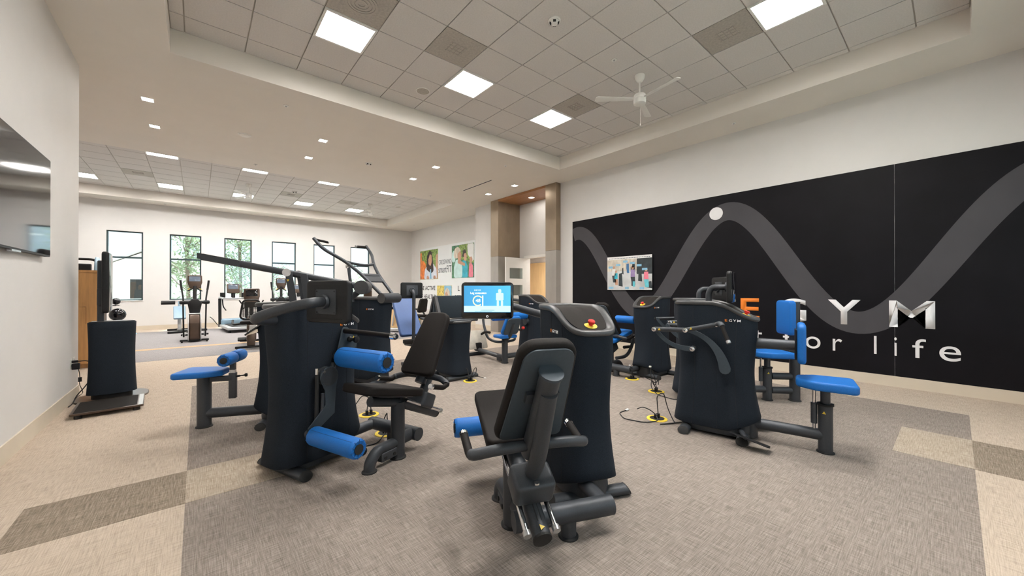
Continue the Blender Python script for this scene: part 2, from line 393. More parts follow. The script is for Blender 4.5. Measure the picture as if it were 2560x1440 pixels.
# room behind the door
b = MB(); b.b2((10.2, 6.9, 0), (10.4, 11.6, 2.8)); b.b2((8.46, 6.9, 0), (10.4, 7.1, 2.8)); b.b2((8.46, 11.4, 0), (10.4, 11.6, 2.8)); b.b2((8.42, 6.9, 2.7), (10.4, 11.6, 2.85)); struct('wall_closet', b, M['wall'])
b = MB()
for p, q in (((8.28, 8.14, 0), (8.48, 8.22, 2.48)), ((8.28, 9.14, 0), (8.48, 9.22, 2.48)), ((8.28, 8.22, 2.40), (8.48, 9.14, 2.48))): b.b2(p, q)
d1 = struct('door_1', b, M['white'])
ang = math.radians(183); hx, hy = 8.27, 9.13; m = Matrix.Translation((hx, hy, 0))@Matrix.Rotation(ang, 4, 'Z')
b = MB(); W_, t_ = .90, .045
for x0, x1, z0, z1 in ((0, .16, 0.01, 2.39), (.74, W_, .01, 2.39), (.16, .74, 2.06, 2.39), (.16, .74, 1.52, 1.72), (.16, .74, .98, 1.18), (.16, .74, .01, .64)):
    b.box(((x0+x1)/2, 0, (z0+z1)/2), (x1-x0, t_, z1-z0), m)
leaf = struct('door_leaf', b, M['white'], d1)
for z0, z1 in ((1.72, 2.06), (1.18, 1.52), (.64, .98)):
    b = MB(); b.box((.45, 0, (z0+z1)/2), (.58, .01, z1-z0), m); struct('pane', b, M['glass'], leaf)
b = MB(); b.cyl(m@Vector((.83, -.03, 1.0)), m@Vector((.83, -.09, 1.0)), .012); b.cyl(m@Vector((.83, -.08, 1.0)), m@Vector((.72, -.08, 1.0)), .011); struct('door_handle', b, M['alu'], leaf, True)
for z in (2.05, 1.2, .3):
    b = MB(); b.cyl(m@Vector((-.005, -.02, z-.05)), m@Vector((-.005, -.02, z+.05)), .012); struct('hinge', b, M['alu'], d1, True)
b = MB(); b.b2((10.12, 8.6, 0.02), (10.19, 10.93, 2.4)); d2 = struct('door_2', b, M['tan'])
b = MB(); b.tube([(10.12, 9.85, .9), (10.06, 9.85, .9), (10.06, 9.85, 1.9), (10.12, 9.85, 1.9)], .014, 8); struct('door_handle', b, M['dwood'], d2, True)

# ================================================================ CEILING FITTINGS
def ceiling_light(x, y, z, label, group, s=T):
    t = thing('ceiling_light', label, 'ceiling light', (x, y, z), 0, group)
    b = MB(); h = s/2-.006; f = .028
    for p, q in (((-h, -h), (h, -h+f)), ((-h, h-f), (h, h)), ((-h, -h+f), (-h+f, h-f)), ((h-f, -h+f), (h, h-f))): b.b2((*p, -.012), (*q, .02))
    obj('frame', b, M['white'], t, False)
    b = MB(); b.box((0, 0, .0), (s-.012-2*f, s-.012-2*f, .006)); obj('diffuser', b, M['panel'], t, False); return t
W3 = ['left', 'middle', 'right']
for (i, j) in L1:
    ceiling_light(F1X+i*T, F1Y+j*T, HT, ['lit panel of the near raised ceiling beside the round grille vent', 'lit panel of the near raised ceiling beside the round speaker',
      'lit panel of the near raised ceiling nearest the ceiling fan'][i//3] if j == 0 else
      ['lit ceiling panel above the camera on the left, out of view', 'lit ceiling panel straight above the camera, out of view', 'large square lit panel at the top right edge of the photo'][i//3], 'square panels of the near raised ceiling')
for (k, r) in L2:
    nm = {-6: 'leftmost', -3: 'second from the left', 0: 'third from the left', 3: 'fourth from the left', 6: 'rightmost'}[k]
    ceiling_light(F2X+k*T, F2Y+r*T, HT, 'lit square panel in the far raised ceiling, %s row, %s' % ('window side' if r == 0 else 'near', nm), 'square panels of the far raised ceiling')
t = ceiling_light(9.3, 9.0, 2.69, 'lit square panel inside the small room behind the white door', 'panel behind the door')
def vent(x, y, label, rnd=False):
    t = thing('air_vent', label, 'air vent', (x, y, HT), 0, 'perforated ceiling vents')
    b = MB(); b.box((0, 0, .006), (T-.014, T-.014, .012)); obj('perforated_plate', b, M['vent'], t, False)
    b = MB()
    if rnd:
        for r in (.05, .09, .13, .16): b.lathe([(r-.012, -.006), (r+.012, -.006), (r+.012, .001), (r-.012, .001), (r-.012, -.006)], seg=24, cap=False)
    else:
        for a in (-.09, -.03, .03, .09): b.box((a, 0, -.002), (.008, .22, .006)); b.box((0, a, -.002), (.22, .008, .006))
    obj('core_grille', b, M['grid'], t, False); return t
for (i, j), lb in zip(V1, ['grey perforated vent with round grille at the top edge, beside the first lit panel', 'grey perforated square vent between the first two lit panels',
                           'grey perforated square vent touching the third lit panel, left of the ceiling fan', 'grey perforated square vent left of the top right lit panel']):
    vent(F1X+i*T, F1Y+j*T, lb, (i, j) == (0, -1))
for (i, j), lb in zip(V2, ['grey square vent at the left of the far raised ceiling', 'grey square vent below a smoke detector in the far raised ceiling', 'grey square vent at the right of the far raised ceiling']):
    vent(F2X+i*T, F2Y+j*T, lb)
def downlight(x, y, label, z=HC):
    t = thing('downlight', label, 'downlight', (x, y, z), 0, 'small square downlights in the flat ceiling')
    b = MB(); h = .075
    for p, q in (((-h, -h), (h, -h+.012)), ((-h, h-.012), (h, h)), ((-h, -h+.012), (-h+.012, h-.012)), ((h-.012, -h+.012), (h, h-.012))): b.b2((*p, -.006), (*q, .004))
    obj('trim_ring', b, M['white'], t, False)
    b = MB(); b.box((0, 0, -.001), (.124, .124, .004)); obj('lens', b, M['down'], t, False)
for k in range(4):
    x = -.59+2.447*k; w = ['leftmost', 'second from left', 'third from left', 'rightmost'][k]
    downlight(x, 7.91, 'small square downlight, %s of the near row in the flat ceiling' % w)
    downlight(x, 9.14, 'small square downlight, %s of the far row in the flat ceiling' % w)
downlight(7.85, 8.4, 'small downlight in the wooden soffit above the white door', 4.199)
def sprinkler(x, y, z, label):
    t = thing('sprinkler', label, 'sprinkler', (x, y, z), 0, 'concealed sprinkler heads'); 
    b = MB(); b.lathe([(.0, -.012), (.036, -.012), (.038, -.008), (.038, -.004), (.03, .001), (0, .001)], seg=18); obj('cover_disc', b, M['white'], t)
    b = MB(); b.lathe([(0, -.026), (.012, -.024), (.014, -.011), (0, -.011)], seg=10); obj('nozzle', b, M['alu'], t)
for x, y, z, lb in ((1.057, 6.772, HC, 'small white sprinkler head close to the near raised ceiling edge, left'), (1.02, 10.42, HC, 'small sprinkler head above a far lit panel, left of middle'), (5.495, 6.77, HC, 'small sprinkler head near the corner of the near raised ceiling'),
                    (7.115, 2.477, HC, 'small sprinkler head on the flat strip above the black mural'), (5.49, 10.447, HC, 'small sprinkler head left of the black slot diffuser'), (7.43, 11.5, HC, 'small sprinkler head above the poster wall, nearer one'),
                    (7.43, 15.67, HC, 'small sprinkler head above the poster wall, farther one'), (-.85, 17.19, HC, 'small sprinkler head over the second window'), (4.414, 3.046, HT, 'small sprinkler head in a ceiling tile left of the near fan')):
    sprinkler(x, y, z, lb)
def detector(x, y, z, label):
    t = thing('smoke_detector', label, 'smoke detector', (x, y, z), 0, 'white smoke detectors')
    b = MB(); b.lathe([(0, -.018), (.068, -.018), (.075, -.012), (.075, .001), (0, .001)], seg=24); obj('base', b, M['white'], t)
    b = MB(); b.lathe([(0, -.052), (.03, -.052), (.034, -.049), (.056, -.02), (.056, -.0175), (0, -.0175)], seg=24); obj('cover', b, M['white'], t)
    for k in range(4):
        a = PI/4+k*PI/2; b = MB(); m = Matrix.Rotation(a, 4, 'Z')@Matrix.Translation((.047, 0, -.034))@Matrix.Rotation(-.98, 4, 'Y'); b.box((0, 0, 0), (.024, .034, .008), m); obj('sensor_slot', b, M['rubber'], t, False)
detector(3.229, 3.057, HT, 'white smoke detector with dark slots in the near tiled ceiling'); detector(2.986, 8.645, HC, 'white smoke detector in the flat ceiling between the downlights'); detector(2.413, 13.884, HT, 'small smoke detector in the far tiled ceiling')
t = thing('occupancy_sensor', 'flat white round sensor in the flat ceiling between the left downlights', 'sensor', (.664, 8.557, HC))
b = MB(); b.lathe([(0, -.03), (.05, -.03), (.085, -.018), (.09, 0), (0, .001)], seg=28); obj('dome', b, M['white'], t)
b = MB(); b.lathe([(.088, -.008), (.104, -.006), (.106, .001), (.088, .001), (.088, -.008)], seg=28, cap=False); obj('ring', b, M['white'], t)
def speaker(x, y, label):
    t = thing('ceiling_speaker', label, 'speaker', (x, y, HT), 0, 'round ceiling speakers')
    b = MB(); b.lathe([(0, -.008), (.098, -.008), (.1, -.004), (.1, .001), (0, .001)], seg=32); obj('grille', b, M['vent'], t)
    b = MB(); b.lathe([(.1, -.010), (.112, -.008), (.114, .001), (.1, .001), (.1, -.010)], seg=32, cap=False); obj('rim', b, M['white'], t)
speaker(2.764, 5.509, 'grey round speaker grille in the near tiled ceiling'); speaker(5.93, 13.92, 'grey round speaker grille in the far tiled ceiling')
b = MB(); b.b2((5.905, 7.88, HC-.006), (5.97, 9.29, HC+.001)); t = obj('slot_diffuser', b, M['white'], None, False); tag(t, 'long narrow black slot diffuser in the flat ceiling near the bronze portal', 'air diffuser')
b = MB(); b.b2((5.918, 7.90, HC-.0075), (5.957, 9.27, HC-.005)); obj('slot', b, M['rubber'], t, False)
def fan(x, y, rz, label):
    t = thing('ceiling_fan', label, 'ceiling fan', (x, y, HT), rz, 'white ceiling fans')
    b = MB(); b.lathe([(0, -.10), (.03, -.098), (.045, -.085), (.068, -.045), (.075, -.01), (.075, .001), (0, .001)], seg=24); obj('canopy', b, M['white'], t)
    b = MB(); b.cyl((0, 0, -.08), (0, 0, -.27), .013, 12); obj('downrod', b, M['white'], t)
    b = MB(); b.lathe([(0, -.43), (.07, -.43), (.088, -.42), (.09, -.36), (.086, -.355), (.086, -.345), (.09, -.34), (.09, -.325), (.085, -.32), (.085, -.312), (.088, -.306), (.08, -.285), (.05, -.27), (.02, -.262), (0, -.262)], seg=28); obj('motor', b, M['white'], t)
    for k in range(3):
        b = MB(); m = Matrix.Rotation(k*2*PI/3, 4, 'Z')@Matrix.Translation((.36, 0, -.35))@Matrix.Rotation(.2, 4, 'X')
        b.slab(fillet([(-.27, -.035), (.30, -.06), (.30, .06), (-.27, .035)], .03, 3), .007, .003, m, 2); obj('blade', b, M['white'], t)
    b = MB(); b.cyl((.04, 0, -.43), (.04, 0, -.70), .002, 6); b.lathe([(0, -.73), (.008, -.728), (.006, -.70), (0, -.70)], Matrix.Translation((.04, 0, 0)), 8); obj('pull_chain', b, M['white'], t)
fan(5.045, 3.034, .35, 'white ceiling fan hanging from the near tiled ceiling'); fan(1.18, 13.84, -.1, 'white ceiling fan in the far raised ceiling, left one'); fan(4.945, 14.13, .1, 'white ceiling fan in the far raised ceiling, right one')

# ================================================================ WALL GRAPHICS
mu = thing('wall_mural', 'huge black wall mural with grey wave, white dot and fitness lettering', 'mural', (X1, 0, 0))
for y0, y1 in ((.562, 6.50), (-1.0, .558)):
    b = MB(); b.b2((-.008, y0, .152), (-.0005, y1, 3.152)); obj('mural_panel', b, M['mural'], mu, False)
UY, UZ = (0, -1, 0), (0, 0, 1)
def wave(y): return 1.855+.975*math.cos(2*PI*(y-2.73)/3.58)
up, lo = [], []
N = 170
for i in range(N+1):
    y = 6.499-7.499*i/N; d = -.975*2*PI/3.58*math.sin(2*PI*(y-2.73)/3.58); n = Vector((-d, 1)).normalized()*.165
    for L, s in ((up, 1), (lo, -1)): L.append((min(6.499, max(-1, y+s*n.x)), wave(y)+s*n.y))
b = MB(); va = [b.bm.verts.new((-.0095, y, z)) for y, z in up]; vb = [b.bm.verts.new((-.0095, y, z)) for y, z in lo]
for i in range(N): b.bm.faces.new((va[i], va[i+1], vb[i+1], vb[i]))
obj('wave_band', b, M['wave'], mu, False)
b = MB(); b.cyl((-.013, 2.938, 2.819), (-.009, 2.938, 2.819), .12, 40); obj('dot', b, M['lwhite'], mu, False)
for ch, y0, y1, mm in (('E', 2.52, 2.225, 'orange'), ('G', 1.955, 1.565, 'lwhite'), ('Y', 1.29, .915, 'lwhite'), ('M', .617, .18, 'lwhite')):
    glyph(ch, 'logo_letter', mu, M[mm], (-.008, y0, .845 if ch != 'G' else .84), UY, UZ, y0-y1, .375 if ch != 'G' else .385, .006, .018)
for ch, y0, y1, z0, z1 in (('f', 2.70, 2.58, .43, .69), ('i', 2.44, 2.415, .43, .69), ('t', 2.30, 2.18, .445, .655), ('f', 1.88, 1.76, .43, .69), ('o', 1.575, 1.385, .43, .62), ('r', 1.235, 1.125, .43, .615),
                           ('l', .772, .745, .44, .70), ('i', .565, .54, .44, .70), ('f', .39, .265, .44, .70), ('e', .145, -.04, .435, .63)):
    glyph(ch, 'slogan_letter', mu, M['lwhite'], (-.008, y0, z0), UY, UZ, y0-y1, z1-z0, .005)

pp = thing('workout_poster', 'photo poster of a gym circuit mounted on the black mural', 'poster', (X1-.011, 0, 0))
b = MB(); b.b2((-.03, 4.229, 1.362), (0, 5.384, 2.14)); obj('board', b, M['black'], pp, False)
def q2(name, par, mt, y0, y1, z0, z1, x=-.031, poly=None):
    b = MB(); P = poly or [(y0, z0), (y1, z0), (y1, z1), (y0, z1)]
    b.bm.faces.new([b.bm.verts.new((x, y, z)) for y, z in P]); return obj(name, b, mt, par, False)
P = {k: mat('print_'+k, c, .4, noise=(n, a)) for k, c, n, a in (('floor', (.55, .56, .56), (3, 3, 3), .2), ('bg', (.55, .50, .42), (9, 9, 3), .35), ('dark', (.03, .04, .045), (9, 9, 9), .3), ('wht', (.75, .75, .74), (6, 6, 6), .03),
    ('lblue', (.23, .48, .66), (9, 9, 9), .12), ('dblue', (.05, .16, .33), (9, 9, 9), .2), ('skin', (.55, .30, .20), (9, 9, 9), .12), ('pink', (.75, .20, .27), (9, 9, 9), .1), ('aqua', (.12, .50, .58), (9, 9, 9), .15), ('leaf', (.20, .30, .07), (10, 10, 10), .75),
    ('leaf2', (.07, .20, .11), (8, 8, 8), .6), ('gold', (.60, .48, .12), (12, 12, 12), .55), ('orangec', (.72, .20, .04), (6, 6, 6), .25), ('hair', (.035, .022, .02), (20, 20, 4), .4), ('shirt', (.66, .70, .78), (5, 5, 5), .1), ('teal', (.03, .38, .50), (6, 6, 6), .2), ('blond', (.62, .55, .46), (16, 16, 4), .25), ('mint', (.52, .72, .70), (5, 5, 5), .12), ('purp', (.30, .22, .42), (6, 6, 6), .2))}
X = -.0315
q2('print_ground', pp, P['floor'], 4.231, 5.382, 1.364, 1.86, -.0305); q2('print_wall', pp, P['bg'], 4.60, 5.382, 1.80, 2.075, -.031); q2('print_dark_wall', pp, P['dark'], 4.231, 4.60, 1.72, 2.075, -.031)
q2('title_strip', pp, P['wht'], 4.231, 5.382, 2.07, 2.138, X)
b = MB()
for k in range(26):
    y = 5.33-k*.041; b.quad((X-.0004, y, 2.088), (X-.0004, y-.028, 2.088), (X-.0004, y-.028, 2.103), (X-.0004, y, 2.103))
obj('illegible_text', b, M['grey'], pp, False)
def person_fig(cy, cz, s, top, leg):
    q2('printed_figure', pp, P[top], 0, 0, 0, 0, X-.0006, [(cy-.05*s, cz), (cy+.05*s, cz), (cy+.045*s, cz+.15*s), (cy-.045*s, cz+.15*s)])
    q2('printed_legs', pp, P[leg], 0, 0, 0, 0, X-.0005, [(cy-.05*s, cz), (cy+.05*s, cz), (cy+.02*s, cz-.16*s), (cy-.06*s, cz-.16*s)])
    b = MB(); b.cyl((X-.0006, cy, cz+.19*s), (X-.0003, cy, cz+.19*s), .032*s, 12); obj('printed_head', b, P['skin'], pp, False)
for a in ((5.20, 1.70, 1, 'wht', 'dark'), (5.14, 1.62, .9, 'teal', 'skin'), (4.70, 1.66, 1.1, 'purp', 'dark'), (4.37, 1.60, 1.1, 'pink', 'aqua'), (4.83, 1.86, .7, 'dblue', 'dblue'), (4.68, 1.87, .7, 'dark', 'dark')): person_fig(*a)
for y, z, w, h in ((5.02, 1.44, .10, .30), (4.96, 1.72, .04, .14), (4.84, 1.75, .03, .13), (4.74, 1.75, .03, .13), (4.70, 1.44, .07, .2), (4.52, 1.55, .09, .24), (4.30, 1.40, .13, .14), (4.58, 1.72, .05, .13)):
    q2('printed_machine', pp, P['dark'], 0, 0, 0, 0, X-.0003, [(y-w*.6, z), (y+w*.5, z+.02), (y+w*.4, z+h), (y-w*.4, z+h+.02)])
for y, z, w in ((5.34, 1.39, .13), (4.90, 1.385, .10), (4.53, 1.38, .11), (5.35, 1.87, .12), (5.14, 1.92, .12), (4.95, 1.99, .12), (4.77, 1.95, .12), (4.60, 1.89, .12), (4.47, 1.80, .13)):
    q2('blue_tag', pp, P['lblue'], y-w, y, z, z+.05, X-.0009)
q2('blue_seat', pp, P['aqua'], 4.64, 4.70, 1.44, 1.56, X-.0011)

# white poster wall panel with photos and words
wp = thing('poster_panel', 'large white wall panel with three photos and grey words beside the far corner', 'poster', (XR, 0, 0))
b = MB(); b.b2((-.018, 11.93, .45), (-.0005, 16.60, 3.29)); obj('board', b, M['acry'], wp, False)
def photo(y0, y1, z0, z1, bgm):
    b = MB(); b.b2((-.026, y1, z0), (-.018, y0, z1)); return obj('photo', b, bgm, wp, False)
def pf(par, mt, pts, x, r=.03):   # flat printed shape (rounded polygon) in the wall plane
    b = MB(); b.bm.faces.new([b.bm.verts.new((x, y, z)) for y, z in fillet(pts, r, 4)]); return obj('printed_shape', b, mt, par, False)
ph = photo(16.59, 14.87, 1.84, 3.19, P['leaf'])
pf(ph, P['orangec'], [(16.58, 1.85), (15.95, 1.85), (16.0, 2.55), (16.3, 2.75), (16.58, 2.6)], -.0264); pf(ph, P['orangec'], [(16.58, 2.6), (16.42, 2.6), (16.42, 3.1), (16.58, 3.1)], -.0264); pf(ph, P['tan'] if 'tan' in P else P['skin'], [(15.05, 1.85), (14.88, 1.85), (14.88, 3.0), (15.05, 2.9)], -.0264)
pf(ph, P['shirt'], [(16.2, 1.85), (14.95, 1.85), (15.0, 2.3), (15.3, 2.55), (15.8, 2.55), (16.1, 2.3)], -.0267, .1)
pf(ph, P['hair'], [(15.95, 2.3), (15.9, 2.9), (15.7, 3.15), (15.45, 3.12), (15.35, 2.8), (15.25, 2.2), (15.5, 2.1)], -.0270, .12)
pf(ph, P['skin'], [(15.75, 2.55), (15.78, 2.85), (15.65, 3.0), (15.45, 2.95), (15.42, 2.65), (15.55, 2.42)], -.0273, .08); pf(ph, P['hair'], [(15.92, 2.9), (15.7, 3.12), (15.62, 3.0), (15.76, 2.75)], -.0276, .05)
pf(ph, P['lblue'], [(15.62, 1.86), (15.45, 1.86), (15.5, 2.3), (15.6, 2.3)], -.0276, .02); pf(ph, P['skin'], [(15.95, 1.85), (15.65, 1.85), (15.75, 2.0), (15.9, 2.0)], -.0276, .04); pf(ph, P['skin'], [(15.3, 1.85), (15.02, 1.85), (15.1, 2.0), (15.25, 2.0)], -.0276, .04)
ph = photo(13.67, 12.02, 1.84, 3.19, P['leaf2'])
pf(ph, P['mint'], [(13.66, 2.5), (13.4, 2.5), (13.35, 2.95), (13.5, 3.0), (13.66, 2.9)], -.0264, .1); pf(ph, P['leaf'], [(13.0, 2.6), (12.03, 2.4), (12.03, 3.18), (13.1, 3.18)], -.0262, .02); pf(ph, P['wht'], [(12.45, 2.75), (12.03, 2.4), (12.03, 3.18), (12.5, 3.18)], -.0264, .08)
pf(ph, P['mint'], [(13.5, 1.85), (12.85, 1.85), (12.85, 2.3), (13.0, 2.6), (13.35, 2.6), (13.5, 2.3)], -.0267, .1); pf(ph, P['blond'], [(13.55, 2.7), (13.45, 3.05), (13.2, 3.14), (12.98, 3.0), (12.98, 2.7), (13.3, 2.65)], -.0270, .12); pf(ph, P['skin'], [(13.2, 2.6), (13.2, 2.85), (13.02, 2.95), (12.92, 2.8), (12.95, 2.6), (13.05, 2.5)], -.0273, .06)
pf(ph, P['teal'], [(12.95, 1.85), (12.45, 1.85), (12.47, 2.3), (12.62, 2.55), (12.85, 2.55)], -.0266, .08); pf(ph, P['hair'], [(12.84, 2.7), (12.8, 2.95), (12.65, 2.98), (12.55, 2.85), (12.7, 2.65)], -.0269, .06); pf(ph, P['skin'], [(12.74, 2.55), (12.74, 2.8), (12.6, 2.85), (12.52, 2.7), (12.6, 2.5)], -.0272, .05)
pf(ph, P['pink'], [(12.4, 1.86), (12.08, 1.86), (12.1, 2.3), (12.2, 2.42), (12.35, 2.4)], -.0266, .05); pf(ph, P['skin'], [(12.33, 2.4), (12.33, 2.62), (12.2, 2.68), (12.12, 2.55), (12.18, 2.38)], -.0269, .05); pf(ph, P['skin'], [(13.2, 2.45), (12.65, 2.3), (12.65, 2.42), (13.2, 2.6)], -.0276, .04)
ph = photo(14.94, 13.67, .50, 1.54, P['gold'])
pf(ph, P['greyb'] if 'greyb' in P else P['lblue'], [(14.3, .52), (13.68, .52), (13.68, 1.53), (14.3, 1.53)], -.0262, .01); pf(ph, P['blond'], [(14.3, .7), (14.25, 1.3), (14.05, 1.47), (13.85, 1.3), (13.78, .7)], -.0266, .1); pf(ph, P['skin'], [(14.25, .9), (14.22, 1.2), (14.08, 1.3), (13.98, 1.15), (14.0, .9)], -.0270, .06); pf(ph, P['wht'], [(14.85, .55), (14.3, .55), (14.35, 1.0), (14.55, 1.1), (14.75, 1.0)], -.0268, .1)
for tx, y0, y1, z0, z1, bd, mm in (('CRESSWIND', 14.80, 13.72, 2.47, 2.67, 0, 'grey'), ('smartFIT', 14.82, 13.72, 2.10, 2.40, .004, 'grey'), ('BE ACTIVE', 16.46, 15.12, 1.335, 1.535, .006, 'seam'), ('BE HEALTHY', 16.58, 15.02, .935, 1.135, .006, 'seam'),
                                  ('L', 13.20, 13.07, 1.32, 1.52, .006, 'seam'), ('BET', 13.42, 12.98, .935, 1.135, .006, 'seam'), ('L', 13.42, 13.29, .55, .75, .006, 'seam')):
    glyph(tx, 'lettering', wp, M[mm], (-.018, y0, z0), UY, UZ, y0-y1, z1-z0, .003, bd)

# television on the left wall
tv = thing('wall_television', 'large black glossy television hung on the left wall', 'television', (X0, 0, 0))
b = MB(); b.b2((.02, 4.0, 1.70), (.055, 5.80, 2.655)); obj('cabinet', b, M['black'], tv, False)
b = MB(); b.b2((.055, 4.008, 1.715), (.058, 5.792, 2.647)); obj('screen', b, M['gloss'], tv, False)
b = MB(); b.b2((0.001, 4.5, 1.9), (.022, 5.3, 2.4)); obj('wall_bracket', b, M['black'], tv, False)
b = MB(); b.b2((.03, 4.8, 1.685), (.056, 5.0, 1.70)); obj('sensor_bar', b, M['alu'], tv, False)
# ================================================================ STRENGTH MACHINES
def sstep(a, b, x):
    t = max(0, min(1, (x-a)/(b-a))); return t*t*(3-2*t)
def outline(hl, hw, n=64, e=3.2):
    o = []
    for i in range(n):
        a = 2*PI*i/n; c, s = math.cos(a), math.sin(a)
        o.append((hl*math.copysign(abs(c)**(2/e), c), hw*math.copysign(abs(s)**(2/e), s)))
    return o
def tower(t, H=1.27, lx=.10, low=1.12, stop=True, logos=True, hl=.345, hw=.185, seams=True, feet=True, flip=1, screen_slot=False):
    """upholstered column in the thing's own frame; +x*flip is the sloping front end"""
    def ztop(x): return H-(H-low)*sstep(.0, .37, x*flip)
    def zbot(x): return .092+max(0, x*flip-.13)/.24*.11
    def wd(u): return 1.0-.085*math.sin(PI*min(1, u*1.15))**1.2+.07*(1-u)**4   # waist and flare
    O = outline(hl, hw); rs = []
    NZ = 16
    def ring(u, k=1.0, dz=0.0):
        r = []
        for x, y in O:
            w = wd(u)*k; X = x*w; zb, zt = zbot(X), ztop(X)-.038
            r.append(Vector((X, y*w, zb+(zt-zb)*u+dz)))
        return r
    rs.append(ring(0, .93, -.012)); rs.append(ring(0, .985, -.006))
    for i in range(NZ+1): rs.append(ring(i/NZ))
    b = MB(); b.rings(rs); body = obj('upholstered_body', b, M['fabric'], t, ang=60)
    # rim: swept band along the top edge
    b = MB(); R = []
    for k, dz in ((1.0, -.040), (1.035, -.036), (1.05, -.026), (1.045, -.012), (1.02, -.003), (.95, 0), (.88, -.004), (.85, -.012), (.85, -.022)):
        R.append([Vector((x*wd(1)*k, y*wd(1)*(k-(1-k)*.6 if k < 1 else k), ztop(x*wd(1))+dz)) for x, y in O])
    b.rings(R, False, False); obj('top_rim', b, M['rim'], t, ang=70)
    b = MB(); R = []
    for k in (.87, .6, .3, .02):
        R.append([Vector((x*wd(1)*k, y*wd(1)*(k-(1-k)*.6 if k > .5 else k*.6/.6*.7), ztop(x*wd(1)*k)-.016)) for x, y in O])
    b.rings(R, False, True); lid = obj('top_lid', b, M['lid'], t, ang=60)
    if stop:
        X = .25*flip; Z = ztop(X)-.016; m = frame_m((X, 0, Z), (.42*flip, 0, 1))
        b = MB(); b.lathe([(0, 0), (.043, 0), (.043, .004), (0, .006)], m, 24); st = obj('stop_button', b, M['yellow'], t)
        b = MB(); b.lathe([(0, .005), (.013, .005), (.013, .018), (.023, .02), (.024, .034), (.019, .04), (0, .041)], m, 20); obj('red_mushroom', b, M['red'], st)
    if seams:
        for x0 in (-.17, .03, .19):
            for s in (1, -1):
                P = []
                for i in range(11):
                    u = i/10; w = wd(u); X = x0*w
                    yy = hw*(1-abs(x0/hl)**3.2)**(1/3.2)*w
                    zb, zt = zbot(X), ztop(X)-.04; P.append((X, s*(yy+.0004), zb+(zt-zb)*u))
                b = MB(); b.tube(P, .0016, 5); obj('seam', b, M['seam'], body)
    if logos:
        for s in (-1, 1):
            ux = (1, 0, 0) if s < 0 else (-1, 0, 0)
            w = .125; x0 = lx if s < 0 else lx+w
            zz = 1.083; u = (zz-.1)/(1.1); yy = hw*wd(u)*.995+.001
            for ch, a, c, mm in (('E', 0, .16, 'orange'), ('G', .26, .46, 'lwhite'), ('Y', .53, .73, 'lwhite'), ('M', .80, 1.0, 'lwhite')):
                o = Vector((x0, s*yy, zz))+Vector(ux)*(a*w)
                glyph(ch, 'logo_letter', body, M[mm], o, ux, (0, 0, 1), (c-a)*w, .021, .003, .012)
    # plinth and feet
    b = MB(); R = []
    for k, z in ((.80, .025), (.86, .03), (.88, .09), (.86, .16)):
        R.append([Vector((x*k, y*k, min(z, zbot(x*k)+.004) if z > .05 else z)) for x, y in O])
    b.rings(R); obj('plinth', b, M['steel'], t)
    if feet:
        for x in (-.24, .24):
            b = MB(); b.tube([(x, -.27, .036), (x, .27, .036)], .034, 16, ry=.034); 
            for v in b.bm.verts: v.co.x = x+(v.co.x-x)*1.45; v.co.y += -math.copysign(1, v.co.y)*(v.co.z-.036)*.5 if abs(v.co.y) > .2 else 0
            f = obj('foot', b, M['steel'], t)
            for s in (-1, 1):
                b = MB(); m = Matrix.Translation((x, s*.273, .036))@Matrix.Rotation(s*.46, 4, 'X')
                b.slab([(math.cos(a*PI/10)*.050, math.sin(a*PI/10)*.038) for a in range(20)], .006, .002, m@Matrix.Rotation(PI/2, 4, 'X'), 2); obj('end_cap', b, M['rubber'], f)
    return body, ztop

